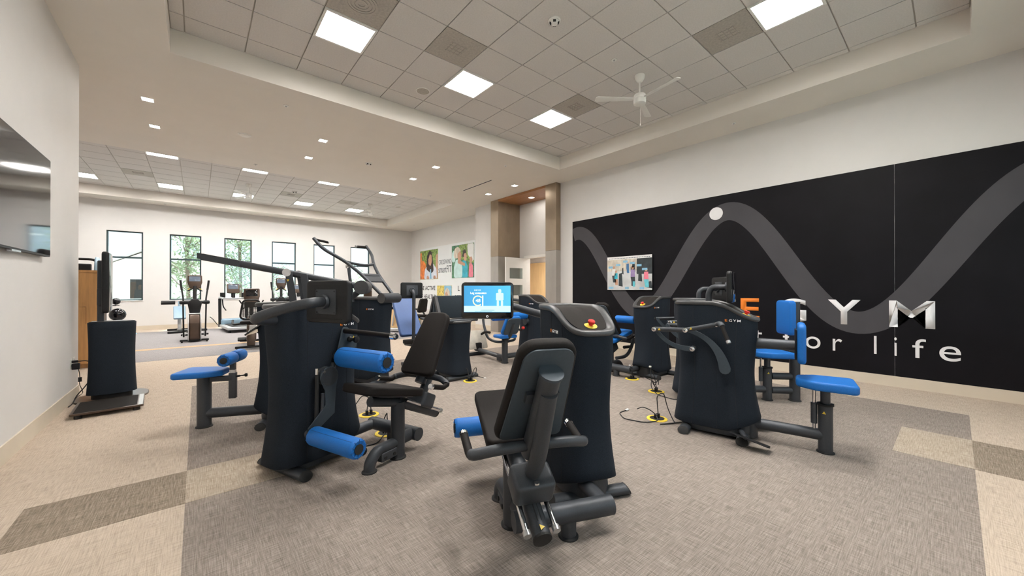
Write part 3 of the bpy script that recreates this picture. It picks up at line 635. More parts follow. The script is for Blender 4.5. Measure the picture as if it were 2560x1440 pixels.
def monitor(t, pos, face, w=.42, h=.295, tilt=0.0, content=False):
    """monitor centred at pos; face = direction (local x,y) the screen looks at"""
    f = Vector((face[0], face[1], 0)).normalized(); ux = Vector((-f.y, f.x, 0)); m = axes_m(pos, ux, (0, 0, 1))   # local z = ux x up = +f?
    if (ux.cross(Vector((0, 0, 1)))).dot(f) < 0: ux = -ux; m = axes_m(pos, ux, (0, 0, 1))
    m = m@Matrix.Rotation(tilt, 4, 'X')
    b = MB(); b.slab(rrect(w, h, .032, 6), .040, .012, m); sh = obj('monitor', b, M['black'], t)
    b = MB(); b.slab(rrect(w-.008, h-.008, .029, 6), .003, .001, m@Matrix.Translation((0, 0, .0205)), 2); obj('front_glass', b, M['gloss'], sh)
    b = MB(); b.slab(rrect(.20, .17, .006, 2), .006, .002, m@Matrix.Translation((0, 0, -.0225)), 2); obj('mount_plate', b, M['steel'], sh)
    for a in (-.088, .088):
        for c in (-.073, .073):
            b = MB(); b.cyl(m@Vector((a, c, -.0255)), m@Vector((a, c, -.028)), .005, 8); obj('screw', b, M['rubber'], sh)
    for c in (-.118, .118):
        b = MB(); b.box((0, c, -.0205), (w*.72, .005, .003), m); obj('vent_groove', b, M['rubber'], sh, False)
    b = MB(); b.lathe([(.038, -.0255), (.048, -.03), (.05, -.04), (.044, -.052), (0, -.052)], m, 20); obj('swivel_collar', b, M['steel'], sh)
    if content:
        b = MB(); b.box((0, .012, .0225), (w*.89, h*.72, .0012), m); obj('display', b, M['dispblue'], sh, False)
        b = MB(); b.box((0, .012-h*.36+.027, .0232), (w*.89, .048, .0008), m); obj('display_strip', b, M['displight'], sh, False)
        R3 = m.to_3x3(); gx, gy = R3@Vector((1, 0, 0)), R3@Vector((0, 1, 0))
        L = lambda x, y: m@Vector((x, y, .0230))
        glyph('EGYM', 'display_text', sh, M['dispwhite'], L(-.103, .079), gx, gy, .05, .008, .0008, 0, 1.3)
        glyph('Leg extension', 'display_text', sh, M['dispwhite'], L(-.135, .047), gx, gy, .128, .022, .0008, .004)
        glyph('48', 'display_text', sh, M['dispwhite'], L(-.093, -.014), gx, gy, .038, .026, .0008, .008)
        b = MB(); n = 30; A = [math.radians(40+270*i/n) for i in range(n+1)]
        for a0, a1 in zip(A[:-1], A[1:]):
            b.bm.faces.new([b.bm.verts.new(m@Vector((-.075+r*math.cos(a), -.002+r*math.sin(a), .0238))) for r, a in ((.034, a0), (.042, a0), (.042, a1), (.034, a1))])
        obj('progress_ring', b, M['dispgold'], sh, False)
        b = MB(); b.box((-.036, -.003, .0236), (.008, .085, .0006), m); obj('range_bar', b, M['dispwhite'], sh, False)
        b = MB()
        for y, a, c in ((-.078, -.05, .06), (-.087, -.10, .04)): b.box(((a+c)/2, y, .0238), (c-a, .003, .0004), m)
        obj('caption_line', b, M['greyblue'], sh, False)
        b = MB()
        for px, py, pw, ph_ in ((.10, .075, .025, .03), (.10, .03, .06, .06), (.085, -.03, .018, .06), (.118, -.03, .018, .06)): b.slab(rrect(pw, ph_, .008, 3), .0006, 0, m@Matrix.Translation((px, py, .0236)))
        obj('figure_graphic', b, M['displight'], sh, False)
        b = MB(); n = 20
        for i in range(n):
            a0, a1 = 2*PI*i/n, 2*PI*(i+1)/n
            b.bm.faces.new([b.bm.verts.new(m@Vector((r*math.cos(a), -.127+r*math.sin(a), .0228))) for r, a in ((.006, a0), (.0085, a0), (.0085, a1), (.006, a1))])
        obj('power_ring', b, M['dispwhite'], sh, False)
    return m@Vector((0, 0, -.05)), sh
def roller(t, p, q, r, m='bluev', name='roller_pad'):
    p = Vector(p); q = Vector(q); L = (q-p).length; f = frame_m(p, q-p); b = MB()
    b.lathe([(r*.55, 0.0), (r*.8, -.004), (r*.95, .004), (r, .018), (r, L-.018), (r*.95, L-.004), (r*.8, L+.004), (r*.55, L)], f, 28); o = obj(name, b, M[m], t)
    for z in (-.003, L+.003):
        b = MB(); b.lathe([(0, -.007), (r*.40, -.005), (r*.50, 0), (r*.50, .005), (0, .007)], f@Matrix.Translation((0, 0, z)), 20); obj('hub_cap', b, M['rubber'], o)
        b = MB()
        for k in range(10):
            mm = f@Matrix.Translation((0, 0, z))@Matrix.Rotation(k*PI/5+.2, 4, 'Z')@Matrix.Translation((r*.74, 0, 0)); b.box((0, 0, 0), (r*.42, .0035, .004), mm)
        obj('cover_fold', b, M['blued'] if m.startswith('blue') else M['seam'], o, False)
    b = MB(); b.box((0, r, L/2), (.003, .003, L-.04), f@Matrix.Rotation(.6, 4, 'Z')); obj('cover_seam', b, M['blued'] if m.startswith('blue') else M['seam'], o, False)
    return o
def foot_ring(t, x, y, r, ry=None):
    b = MB(); b.lathe([(0, 0), (r+.012, 0), (r+.012, .008), (r+.002, .016), (0, .016)], Matrix.Translation((x, y, 0))@Matrix.Diagonal((1, (ry or r)/r, 1, 1)), 24); return obj('rubber_foot', b, M['rubber'], t)
def post(t, x, y, z0, z1, r, name='seat_post', foot=True, sx=1.0):
    b = MB(); b.lathe([(0, z0), (r, z0), (r, z1), (0, z1)], Matrix.Translation((x, y, 0))@Matrix.Diagonal((sx, 1, 1, 1)), 24); o = obj(name, b, M['steel'], t)
    if foot:
        b = MB(); b.lathe([(0, 0), (r+.012, 0), (r+.012, .008), (r+.002, .016), (0, .016)], Matrix.Translation((x, y, 0))@Matrix.Diagonal((sx, 1, 1, 1)), 24); obj('rubber_foot', b, M['rubber'], o)
    return o
def pad(t, name, outl, th, m, mt, bev=.018):
    b = MB(); b.slab(fillet(outl, .045, 6), th, bev, m, 4); return obj(name, b, M[mt], t)
def warn(t, p, n, s=.013):
    m = frame_m(p, n, (1, 0, 0) if abs(Vector(n).normalized().x) < .8 else (0, 1, 0))
    b = MB(); b.slab([(-s, -s*.8), (s, -s*.8), (0, s)], .0012, 0, m); return obj('warning_sticker', b, M['yellow'], t, False)

def leg_unit(t, seat_m, back_m, ys=-.56, xo=0.0, sl=0.0, roll=True):
    """seat, backrest and floor frame of the leg machines; user looks along -x, column on the +y side"""
    y = ys
    post(t, .34+xo, y, 0, .46, .055)
    b = MB(); b.tube([(.36+xo, y, .135), (.12+xo, y, .135), (.055+xo, y, .06), (.055+xo, y, .0)], .042, 16, .06)
    fr = obj('front_leg', b, M['steel'], t); foot_ring(fr, .055+xo, y, .044)
    b = MB(); b.tube([(.53+xo, y-.05, .135), (.53+xo, -.02, .135)], .055, 18); rr_ = obj('rear_beam', b, M['steel'], t)
    b = MB(); b.cyl((.53+xo, y+.27, 0), (.53+xo, y+.27, .12), .044, 20); lg = obj('rear_leg', b, M['steel'], t); foot_ring(lg, .53+xo, y+.27, .044)
    b = MB(); b.tube([(.53+xo, -.06, .135), (.22, -.06, .135)], .045, 16); obj('side_beam', b, M['steel'], t)
    b = MB(); b.tube([(.34+xo, y+.02, .135), (.53+xo, y+.02, .135)], .05, 16); obj('link_beam', b, M['steel'], t)
    b = MB(); b.box((.22+xo, y, .075), (.16, .08, .07), bev=.01); br = obj('bracket', b, M['steel'], t)
    for dx in (-.045, .045):
        b = MB(); b.cyl((.22+xo+dx, y-.046, .07), (.22+xo+dx, y-.038, .07), .014, 10); obj('bolt', b, M['rubber'], br)
    # seat
    a = .235; ux = Vector((math.cos(a), 0, -math.sin(a))); c = Vector((.195+xo, y, .59))
    ms = axes_m(c, ux, (0, 1, 0))
    pad(t, 'seat', [(-.285, -.15), (.285, -.18), (.285, .18), (-.285, .15)], .065, ms, seat_m)
    b = MB(); b.slab(rrect(.36, .22, .02, 3), .012, .003, ms@Matrix.Translation((.05, 0, -.04)), 2); obj('seat_plate', b, M['steel'], t)
    b = MB(); b.tube([(.06+xo, y, .53), (.34+xo, y, .455)], .038, 16); obj('seat_bracket', b, M['steel'], t)
    # sliding back carriage
    o = Vector((.50+xo+sl, y, 0))
    d = Vector((.24, 0, -.115)).normalized()
    for s in (-1, 1):
        b = MB(); b.cyl(Vector((.36+xo, y+s*.072, .475)), Vector((.36+xo, y+s*.072, .475))+d*(.46+sl*.6), .0135, 14); rd = obj('guide_rod', b, M['chrome'], t)
        e = Vector((.36+xo, y+s*.072, .475))+d*(.46+sl*.6); b = MB(); b.cyl(e, e+d*.025, .019, 14); obj('rod_cap', b, M['alu'], rd)
    e = Vector((.34+xo, y, .46)); b = MB(); b.cyl(e, e+d*(.50+sl*.6), .045, 20); ct = obj('carriage_tube', b, M['steel'], t)
    b = MB(); f = e+d*(.50+sl*.6); b.cyl(f, f+d*.012, .046, 20); obj('tube_cap', b, M['rubber'], ct)
    b = MB(); m = axes_m(f-d*.10+Vector((0, 0, .042)), d, (0, 1, 0)); b.slab(rrect(.14, .026, .012, 4), .012, .002, m, 2); obj('slot', b, M['rubber'], ct)
    warn(ct, f-d*.018+Vector((.02, 0, .046)), (d.z*-1, 0, d.x))
    cb = Vector((.61+xo+sl, y, .41)); mc = axes_m(cb, d, (0, 1, 0))
    b = MB(); b.slab(rrect(.16, .21, .03, 5), .125, .02, mc, 3); cg = obj('carriage', b, M['steel'], t)
    b = MB(); g = mc@Vector((.06, 0, .064)); b.cyl(g, g+Vector((.0, 0, .008)), .015, 12); obj('bolt', b, M['chrome'], cg)
    # back support
    lean = Vector((.36, 0, .60)).normalized(); nrm = Vector((-lean.z, 0, lean.x))
    bc = o+Vector((.20, 0, .89))
    mb = axes_m(bc, Vector((0, -1, 0)), lean)     # local z = front
    if (mb.to_3x3()@Vector((0, 0, 1))).dot(nrm) < 0: mb = axes_m(bc, Vector((0, 1, 0)), lean)
    ol = [(-.185, -.30), (.185, -.30), (.135, .31), (-.135, .31)]
    b = MB(); b.slab(fillet(ol, [.05, .05, .085, .085], 7), .062, .022, mb, 4); obj('backrest', b, M[back_m], t)
    b = MB(); b.slab(inset(fillet(ol, [.05, .05, .085, .085], 7), .02), .012, .003, mb@Matrix.Translation((0, 0, -.036)), 2); bp = obj('back_plate', b, M['plate'], t)
    p0 = mb@Vector((0, .19, -.085)); p1 = mb@Vector((0, -.34, -.085))
    b = MB(); b.tube([p0, p1], .048, 18, ry=.052); bt = obj('back_tube', b, M['steel'], t)
    b = MB(); b.cyl(p0, p0+lean*.014, .056, 22); obj('tube_cap', b, M['plate'], bt)
    for s in (-1, 1):
        b = MB(); b.box((s*.055, .02, -.05), (.05, .06, .03), mb); obj('clip', b, M['steel'], bt, False)
    b = MB(); b.tube([p0-lean*.10+Vector((.028, 0, -.004)), cb+Vector((.10, 0, .16)), cb+Vector((.025, 0, .06))], .040, 16, .2); obj('support_tube', b, M['steel'], t)
    hx = (mb@Vector((0, -.27, -.09))).x; hz = (mb@Vector((0, -.27, -.09))).z
    for s in (-1, 1):
        b = MB(); b.tube([(hx, y, hz), (hx+.005, y+s*.20, hz-.005), (hx-.03, y+s*.29, hz-.03), (hx-.05, y+s*.30, hz-.035)], .027, 14, .08); hb = obj('handle_bar', b, M['steel'], t)
        b = MB(); b.tube([(hx-.045, y+s*.30, hz-.035), (hx-.085, y+s*.302, hz-.05), (hx-.23, y+s*.305, hz-.01)], .021, 14, .035); obj('hand_grip', b, M['blackv'], hb)
        b = MB(); e1 = Vector((hx-.23, y+s*.305, hz-.01)); dd = Vector((-.145, 0, .04)).normalized(); b.cyl(e1, e1+dd*.022, .023, 14); obj('grip_end', b, M['chrome'], hb)
    return mb

def R_(x, y): return math.atan2(y, x)
FABLBL = 'charcoal upholstered strength machine'
# ---- leg extension, front centre
m1 = thing('leg_extension_machine', 'leg extension machine with black seat in the centre foreground, lit blue screen', 'exercise machine', (2.066, 1.768, 0), R_(-.40, -.916), 'circuit strength machines')
tower(m1, lx=.02)
leg_unit(m1, 'blackv', 'blackv', sl=.06)
e, _ = monitor(m1, (-.50, -.52, 1.29), (1, -.32), content=True)
b = MB(); b.tube([(-.24, -.04, 1.16), (-.42, -.06, 1.165), (-.62, -.30, 1.24), (-.62, -.50, 1.29), e], .031, 16, .14); obj('monitor_arm', b, M['steel'], m1)
roller(m1, (-.36, -.33, .34), (-.36, -.80, .34), .07)
def low_lever(t, x, z, rx, rz, y=-.245, dn=-.33):
    b = MB(); m = Matrix.Translation((x, y, 0))
    o = []
    for i in range(13):
        a = -.2+ (PI+.4)*i/12; o.append((x+.075*math.cos(a), z+.075*math.sin(a)))
    o += [(x-.035, z-.10), (x-.03, z+dn+.115), (rx-.02, rz+.045), (rx+.012, rz-.012), (x+.045, z+dn+.04), (x+.055, z-.10)] if rz < z else [(rx-.04, rz), (rx+.04, rz)][:0]
    mm = axes_m((0, y, 0), (1, 0, 0), (0, 0, 1)); b.slab(o, .012, .002, mm, 1); lv = obj('lever_plate', b, M['plate'], t)
    b = MB(); b.cyl((x, y+.06, z), (x, y-.012, z), .07, 24); obj('pivot_hub', b, M['steel'], lv)
    b = MB(); b.cyl((x-.05, y-.004, z+.045), (x-.05, y-.02, z+.045), .012, 12); obj('bolt', b, M['chrome'], lv)
    b = MB(); b.tube([(x-.085, y+.02, z+.03), (x-.09, y+.02, rz+.06)], .014, 10); obj('guide_rod', b, M['rubber'], lv)
    b = MB(); b.tube([(x-.045, y+.012, z-.12), (x-.05, y+.012, rz+.05)], .014, 10); obj('gas_strut', b, M['steel'], lv)
    b = MB(); b.cyl((x-.085, y+.02, z+.03), (x-.084, y+.02, z+.075), .017, 12); obj('strut_head', b, M['chrome'], lv)
    b = MB(); b.tube([(rx, y+.03, rz), (rx, y-.06, rz)], .03, 14); obj('roller_axle', b, M['steel'], lv)
    return lv
low_lever(m1, -.10, .60, -.36, .34)

# ---- leg curl, left foreground
m2 = thing('leg_curl_machine', 'leg curl machine with two large blue rollers and black seat, screen seen from behind', 'exercise machine', (.725, 3.35, 0), R_(.935, .355), 'circuit strength machines')
tower(m2, stop=False)
leg_unit(m2, 'blackv', 'blackv', xo=.02)
e, _ = monitor(m2, (-.215, -.49, 1.293), (1, .06))
b = MB(); b.tube([(-.27, -.04, 1.155), (-.44, -.08, 1.16), (-.58, -.24, 1.19), (-.46, -.42, 1.26), (-.37, -.535, 1.293), e], .034, 18, .13, 6); ar = obj('monitor_arm', b, M['steel'], m2)
b = MB(); b.lathe([(0, 0), (.058, 0), (.05, .02), (0, .02)], frame_m((-.295, -.04, 1.157), (-1, 0, 0)), 20); obj('arm_collar', b, M['rubber'], ar)
low_lever(m2, -.04, .71, -.19, .315)
roller(m2, (-.19, -.29, .315), (-.19, -.77, .315), .068)
b = MB(); mm = axes_m((0, -.225, 0), (1, 0, 0), (0, 0, 1)); b.slab(fillet([(.02, .80), (.09, 1.075), (.135, 1.075), (.23, .93), (.19, .88), (.08, .82)], .025, 5), .012, .002, mm, 1); up_ = obj('upper_lever', b, M['plate'], m2)
b = MB(); b.tube([(.11, -.21, 1.045), (.105, -.76, 1.035)], .021, 16); obj('hand_bar', b, M['blackv'], up_)
b = MB(); b.cyl((.105, -.76, 1.035), (.105, -.80, 1.034), .024, 14); b.cyl((.105, -.80, 1.034), (.105, -.815, 1.034), .016, 12); obj('bar_end', b, M['chrome'], up_)
b = MB(); b.lathe([(0, 0), (.022, .004), (.024, .02), (.014, .035), (.012, .06), (.026, .066), (.028, .085), (0, .095)], frame_m((.14, -.235, .975), (.2, -1, 0)), 16); obj('locking_knob', b, M['black'], up_)
warn(up_, (.19, -.2325, .985), (0, -1, 0)); b = MB(); b.tube([(.05, -.2, .85), (.05, -.3, .85)], .03, 14); obj('roller_axle', b, M['steel'], up_)
roller(m2, (.05, -.275, .85), (.05, -.77, .85), .078)
b = MB(); b.tube([(.02, -.22, .80), (-.02, -.23, .72)], .02, 10); obj('strut', b, M['steel'], up_)

# ---- hip machine by the door
m6 = thing('hip_machine', 'strength machine with blue seat and shiny checker footplate beside the white door', 'exercise machine', (5.22, 5.54, 0), R_(-.06, -1), 'circuit strength machines')
tower(m6, stop=False)
post(m6, .16, -.82, 0, .47, .058)
b = MB(); b.tube([(.16, -.80, .13), (.16, -.10, .13)], .048, 16); obj('cross_beam', b, M['steel'], m6)
b = MB(); b.tube([(.14, -.82, .10), (-.92, -.80, .13)], .042, 16); bm_ = obj('front_beam', b, M['steel'], m6)
b = MB(); b.tube([(-.90, -1.06, .035), (-.90, -.54, .035)], .034, 14); ft = obj('front_foot', b, M['steel'], m6)
for yy in (-1.07, -.53):
    b = MB(); b.cyl((-.90, yy-.01, .035), (-.90, yy+.01, .035), .036, 14); obj('end_cap', b, M['silver'], ft)
b = MB(); b.box((.02, -.82, .085), (.16, .075, .12), bev=.01); obj('bracket', b, M['steel'], m6)
fm = axes_m((-.86, -.80, .33), (0, 1, 0), (-.35, 0, .94)); b = MB(); b.slab(rrect(.44, .40, .03, 4), .008, .002, fm, 2); fp = obj('checker_footplate', b, M['checker'], m6)
b = MB()
for i in range(13):
    for j in range(12):
        m = fm@Matrix.Translation((-.195+.0325*i, -.178+.0325*j, -.005))@Matrix.Rotation(PI/4 if (i+j) % 2 else -PI/4, 4, 'Z')
        b.box((0, 0, 0), (.026, .007, .004), m)
tr = obj('raised_tread', b, M['checker'], fp, False); tr['kind'] = 'stuff'
b = MB(); b.box((-.80, -.80, .20), (.07, .12, .14), bev=.012); obj('footplate_bracket', b, M['black'], m6)
pad(m6, 'seat', [(-.16, -.17), (.16, -.19), (.16, .19), (-.16, .17)], .055, axes_m((.16, -.82, .505), (1, 0, 0), (0, 1, 0)), 'bluev')
lean = Vector((.30, 0, .62)).normalized(); mb = axes_m((.36, -.82, .715), (0, -1, 0), lean)
b = MB(); b.slab(fillet([(-.19, -.18), (.19, -.18), (.16, .19), (-.16, .19)], .06, 6), .065, .02, mb, 4); obj('backrest', b, M['bluev'], m6)
b = MB(); b.slab(fillet([(-.165, -.16), (.165, -.16), (.14, .17), (-.14, .17)], .05, 6), .02, .004, mb@Matrix.Translation((0, 0, (.042 if (mb.to_3x3()@Vector((0, 0, 1))).x > 0 else -.042))), 2); obj('back_plate', b, M['plate'], m6)
b = MB(); b.tube([(.42, -.82, .76), (.32, -.82, .50), (.16, -.82, .44)], .035, 14, .08); obj('support_tube', b, M['steel'], m6)
for s in (-1, 1):
    yy = -.82+s*.30; b = MB(); b.tube([(.18, -.82+s*.04, .40+.0), (.18, yy-s*.06, .42), (.02, yy, .48), (-.10, yy, .72), (-.12, yy, .82)], .024, 12, .14, 6); obj('handle_bar', b, M['steel'], m6)
    b = MB(); b.tube([(.20, yy+s*.06, .60), (.05, yy+s*.06, .60), (-.08, yy+s*.06, .545)], .022, 12, .05); obj('side_grip', b, M['blackv'], m6)
roller(m6, (.05, -.22, .86), (.05, -1.02, .86), .072)
low_lever(m6, .02, .74, .05, .86, y=-.215, dn=-.12)
b = MB(); b.lathe([(0, 0), (.03, 0), (.03, .03), (.02, .045), (0, .045)], frame_m((.10, -.32, .62), (0, -1, .1)), 14); obj('red_knob', b, M['red'], m6)
e, _ = monitor(m6, (-.45, -.62, 1.22), (1, 0)); b = MB(); b.tube([(-.25, -.03, 1.14), (-.52, -.05, 1.15), (-.60, -.40, 1.2), (-.58, -.60, 1.22), e], .03, 14, .12); obj('monitor_arm', b, M['steel'], m6)

# ---- leg machine near the mural
m7 = thing('thigh_machine', 'thigh machine with blue seat, roller and black backrest before the left mural end', 'exercise machine', (5.62, 3.165, 0), R_(-.99, .06), 'circuit strength machines')
tower(m7); leg_unit(m7, 'bluev', 'blackv', xo=.0, sl=-.27)
roller(m7, (.12, -.24, .87), (.12, -.60, .87), .062)
low_lever(m7, -.02, .80, .12, .87, y=-.23, dn=-.12)
b = MB(); b.tube([(.34, -.44, .24), (.10, -.40, .25), (-.02, -.38, .45), (-.03, -.38, .62)], .028, 12, .12, 6); obj('swing_arm', b, M['steel'], m7)
b = MB(); b.tube([(.0, -.42, .40), (.14, -.44, .40)], .026, 12); obj('ankle_bar', b, M['rubber'], m7)

# ---- seated row and chest press, right
def side_levers(t, s, y0):
    """parallelogram arm on one side of the column; s = -1 / +1 side"""
    y = s*y0; mm = axes_m((0, y, 0), (1, 0, 0), (0, 0, 1))
    def arc(P0, P1, bow, w0, w1, name):
        P0 = Vector(P0); P1 = Vector(P1); d = P1-P0; n = Vector((-d.y, d.x)).normalized(); L, Rr = [], []; K = 14
        for i in range(K+1):
            u = i/K; c = P0+d*u+n*(bow*4*u*(1-u)); tg = (d+n*(bow*4*(1-2*u))).normalized(); nn = Vector((-tg.y, tg.x)); w = w0+(w1-w0)*u*u
            L.append(c+nn*w); Rr.append(c-nn*w)
        e1 = [P1+(Vector((math.cos(a), math.sin(a))))*w1 for a in [math.atan2(d.y, d.x)-bow*4/d.length*1.0+PI/2-PI*k/6 for k in range(1, 6)]]
        a0 = math.atan2(d.y, d.x)+bow*4/d.length
        e0 = [P0+(Vector((math.cos(a), math.sin(a))))*w0 for a in [a0-PI/2-PI*k/6 for k in range(1, 6)]]
        o = [(v.x, v.y) for v in L+e1+Rr[::-1]+e0]
        b = MB(); b.slab(o, .012, .002, mm, 1); return obj(name, b, M['plate'], t)
    A, B, P2, P3 = (-.165, .812), (.105, .655), (-.215, .992), (-.505, .983)
    l1 = arc(P3, A, -.055, .018, .026, 'lever_plate'); l2 = arc(P2, B, .075, .020, .048, 'lever_plate')
    yo = y+s*.03
    b = MB(); b.tube([(P3[0], yo, P3[1]), (P2[0], yo, P2[1])], .022, 14); br = obj('link_bar', b, M['steel'], t)
    b = MB(); b.tube([(P2[0], yo+s*.01, P2[1]), (.055, yo+s*.03, 1.062)], .021, 14); b2_ = obj('link_bar', b, M['steel'], t)
    for (x, z), par in ((P3, br), (P2, b2_), (A, l1), ((.05, 1.06), b2_)):
        yy = yo+s*.024+(s*.012 if par is b2_ else 0) if par is not l1 else y+s*.008
        b = MB(); b.lathe([(0, 0), (.022, 0), (.022, .006), (.012, .012), (0, .013)], frame_m((x, yy, z), (0, s, 0)), 18); obj('chrome_bolt', b, M['chrome'], par)
    for (x, z) in (A, B):
        b = MB(); b.cyl((x, y-s*.07, z), (x, y, z), .024, 16); obj('pivot_shaft', b, M['rubber'], t)
    warn(br, (P3[0]+.05, yo+s*.0225, P3[1]+.004), (0, s, 0)); warn(b2_, (P2[0]+.05, yo+s*.034, P2[1]+.02), (0, s, 0))
    b = MB(); b.tube([(.055, yo+s*.03, 1.062), (.085, yo+s*.07, 1.075), (.10, yo+s*.09, 1.05)], .024, 12, .02); kn = obj('knuckle', b, M['steel'], t)
    b = MB(); b.tube([(.095, yo+s*.09, 1.06), (.15, yo+s*.15, .935)], .0165, 12); hg = obj('hand_grip', b, M['blackv'], t)
    d = Vector((.055, s*.06, -.125)).normalized(); e = Vector((.15, yo+s*.15, .935)); b = MB(); b.cyl(e, e+d*.024, .018, 14); obj('grip_end', b, M['alu'], hg)
def column_seat(t, x, zt, gas=True, ox=.0, nose=-1):
    p = post(t, x, 0, 0, .41, .050)
    b = MB(); b.lathe([(.050, .395), (.058, .40), (.058, .415), (.036, .415)], Matrix.Translation((x, 0, 0)), 22); obj('post_collar', b, M['black'], p)
    b = MB(); b.cyl((x, 0, .40), (x, 0, zt-.05), .034, 18); obj('inner_post', b, M['steel'], t)
    warn(p, (x-.012, -.0505, .345), (-.2, -1, 0))
    if gas:
        g = x-.075; b = MB(); b.cyl((g, 0, .14), (g, 0, zt-.05), .012, 12); gs = obj('gas_spring', b, M['chrome'], t)
        b = MB(); b.cyl((g, 0, .235), (g, 0, .41), .023, 16); obj('spring_sleeve', b, M['steel'], gs)
    b = MB(); b.box((x-.02, 0, zt-.052), (.20, .12, .012), bev=.006); obj('seat_plate', b, M['steel'], t)
    o = [(-.20, -.085), (-.08, -.175), (.20, -.19), (.20, .19), (-.08, .175), (-.20, .085)]
    pad(t, 'seat', o, .075, axes_m((x+ox, 0, zt-.008), (1, 0, 0), (0, 1, 0)), 'bluev', .022)
def foot_rest(t, s):
    m = axes_m((.30, s*.31, .085), (.9, s*-.0, -.2), (.0, 1, -s*-.25 if s < 0 else -.25))
    b = MB(); b.slab(fillet([(-.15, -.055), (.15, -.075), (.15, .075), (-.15, .055)], .03, 4), .010, .003, m, 2); obj('foot_rest', b, M['black'], t)
    b = MB(); b.tube([(.22, s*.15, .10), (.27, s*.27, .075)], .02, 10); obj('foot_rest_bracket', b, M['steel'], t)

m8 = thing('seated_row_machine', 'seated row machine, nearest on the right, curved grey levers and blue chest pad', 'exercise machine', (3.872, 1.513, 0), R_(.236, -.972), 'circuit strength machines')
tower(m8); side_levers(m8, -1, .235); side_levers(m8, 1, .235)
b = MB(); b.tube([(.26, 0, .885), (.615, 0, .885)], .047, 20); obj('chest_pad_tube', b, M['steel'], m8)
b = MB(); b.box((.622, 0, .90), (.014, .16, .26), bev=.004); cp = obj('pad_plate', b, M['black'], m8)
b = MB(); b.slab(fillet([(-.16, -.17), (.16, -.17), (.16, .17), (-.16, .17)], .05, 6), .06, .022, axes_m((.662, 0, .915), (0, 1, 0), (0, 0, 1)), 4); obj('chest_pad', b, M['bluev'], m8)
column_seat(m8, .822, .59)
b = MB(); b.tube([(.20, 0, .145), (.80, 0, .145)], .047, 18); obj('base_beam', b, M['steel'], m8)
b = MB(); b.cyl((.27, 0, .02), (.27, 0, .24), .075, 20); obj('beam_socket', b, M['steel'], m8)
foot_rest(m8, -1); foot_rest(m8, 1)
e, _ = monitor(m8, (.135, 0, 1.40), (1, 0)); b = MB(); b.tube([(-.06, 0, 1.24), (-.06, 0, 1.345), (-.03, 0, 1.40), e], .028, 16, .07, 6); obj('monitor_arm', b, M['steel'], m8)

m9 = thing('chest_press_machine', 'chest press machine just behind the seated row machine, tall rear post with blue backrest', 'exercise machine', (4.91, 2.06, 0), R_(.70, -.72), 'circuit strength machines')
tower(m9); side_levers(m9, -1, .235); side_levers(m9, 1, .235); column_seat(m9, .755, .585, ox=.04)
b = MB(); b.tube([(.20, 0, .135), (.72, 0, .135)], .044, 16); obj('base_beam', b, M['steel'], m9)
pb = post(m9, 1.075, 0, 0, 1.215, .056, 'rear_post')
b = MB(); b.lathe([(0, 0), (.058, 0), (.056, .012), (0, .014)], Matrix.Translation((1.075, 0, 1.213)), 22); obj('post_cap', b, M['plate'], pb)
for z in (.30, .125):
    b = MB(); b.tube([(.80, 0, z), (1.03, 0, z)], .042, 16); obj('post_link', b, M['steel'], m9)
b = MB(); b.slab(fillet([(-.15, -.21), (.15, -.21), (.15, .21), (-.15, .21)], .045, 6), .075, .024, axes_m((.975, 0, 1.03), (0, 1, 0), (0, 0, 1)), 4); obj('backrest', b, M['bluev'], m9)
e, _ = monitor(m9, (.20, 0, 1.385), (1, 0)); b = MB(); b.tube([(-.06, 0, 1.24), (-.06, 0, 1.345), (-.02, 0, 1.385), e], .028, 16, .07, 6); obj('monitor_arm', b, M['steel'], m9)

# ---- lat pulldown, left rear
m3 = thing('lat_pulldown_machine', 'lat pulldown machine with very long overhead beam and blue seat with twin thigh rollers, left', 'exercise machine', (.80, 4.52, 0), R_(-.91, .417), 'circuit strength machines')
tower(m3, H=1.25, low=1.245, stop=False, logos=False)
def beam(y, r, dx):
    b = MB(); b.tube([(-.68+dx, y, 1.405), (.03+dx, y, 1.548), (.77+dx, y, 1.694)], r, 14); bm_ = obj('overhead_beam', b, M['steel'], m3)
    m = axes_m((.62+dx, y, 1.667), (.98, 0, .195), (0, 0, 1)); b = MB(); b.box((0, 0, 0), (.36, r*1.7, .085), m, 0); obj('beam_end', b, M['steel'], bm_, False)
    b = MB(); s = 1 if y > 0 else -1; b.cyl((.74+dx, y+s*r*.7, 1.689), (.74+dx, y+s*(r*.9+.004), 1.689), .013, 12); obj('end_pin', b, M['rubber'], bm_)
bA = beam(.16, .033, 0); bB = beam(-.16, .030, 0)
for y in (.16, -.16):
    s = 1 if y > 0 else -1
    m = axes_m((-.01, y+s*.045, 1.385), (.045, 0, .30), (.30, 0, -.045)); b = MB(); b.slab(rrect(.36, .066, .02, 4), .012, .003, m, 2); lk = obj('drive_link', b, M['steel'], m3)
    b = MB(); b.lathe([(0, 0), (.040, 0), (.040, .006), (.012, .012), (0, .012)], frame_m((.03, y+s*.05, 1.549), (0, s, 0)), 22); obj('chrome_bolt', b, M['chrome'], lk)
    warn(lk, (.018, y+s*.052, 1.47), (0, s, 0))
    m = axes_m((-.15, y+s*.045, 1.365), (.035, 0, .24), (.24, 0, -.035)); b = MB(); b.slab(rrect(.34, .060, .01, 3), .05, .003, m, 2); obj('drive_link', b, M['steel'], m3)
b = MB(); b.cyl((-.67, -.20, 1.40), (-.67, .20, 1.40), .074, 26); pc = obj('pivot_drum', b, M['steel'], m3)
for y in (-.205, .205):
    b = MB(); b.cyl((-.67, y-.004, 1.40), (-.67, y+.004, 1.40), .070, 26); obj('drum_cap', b, M['rim'], pc)
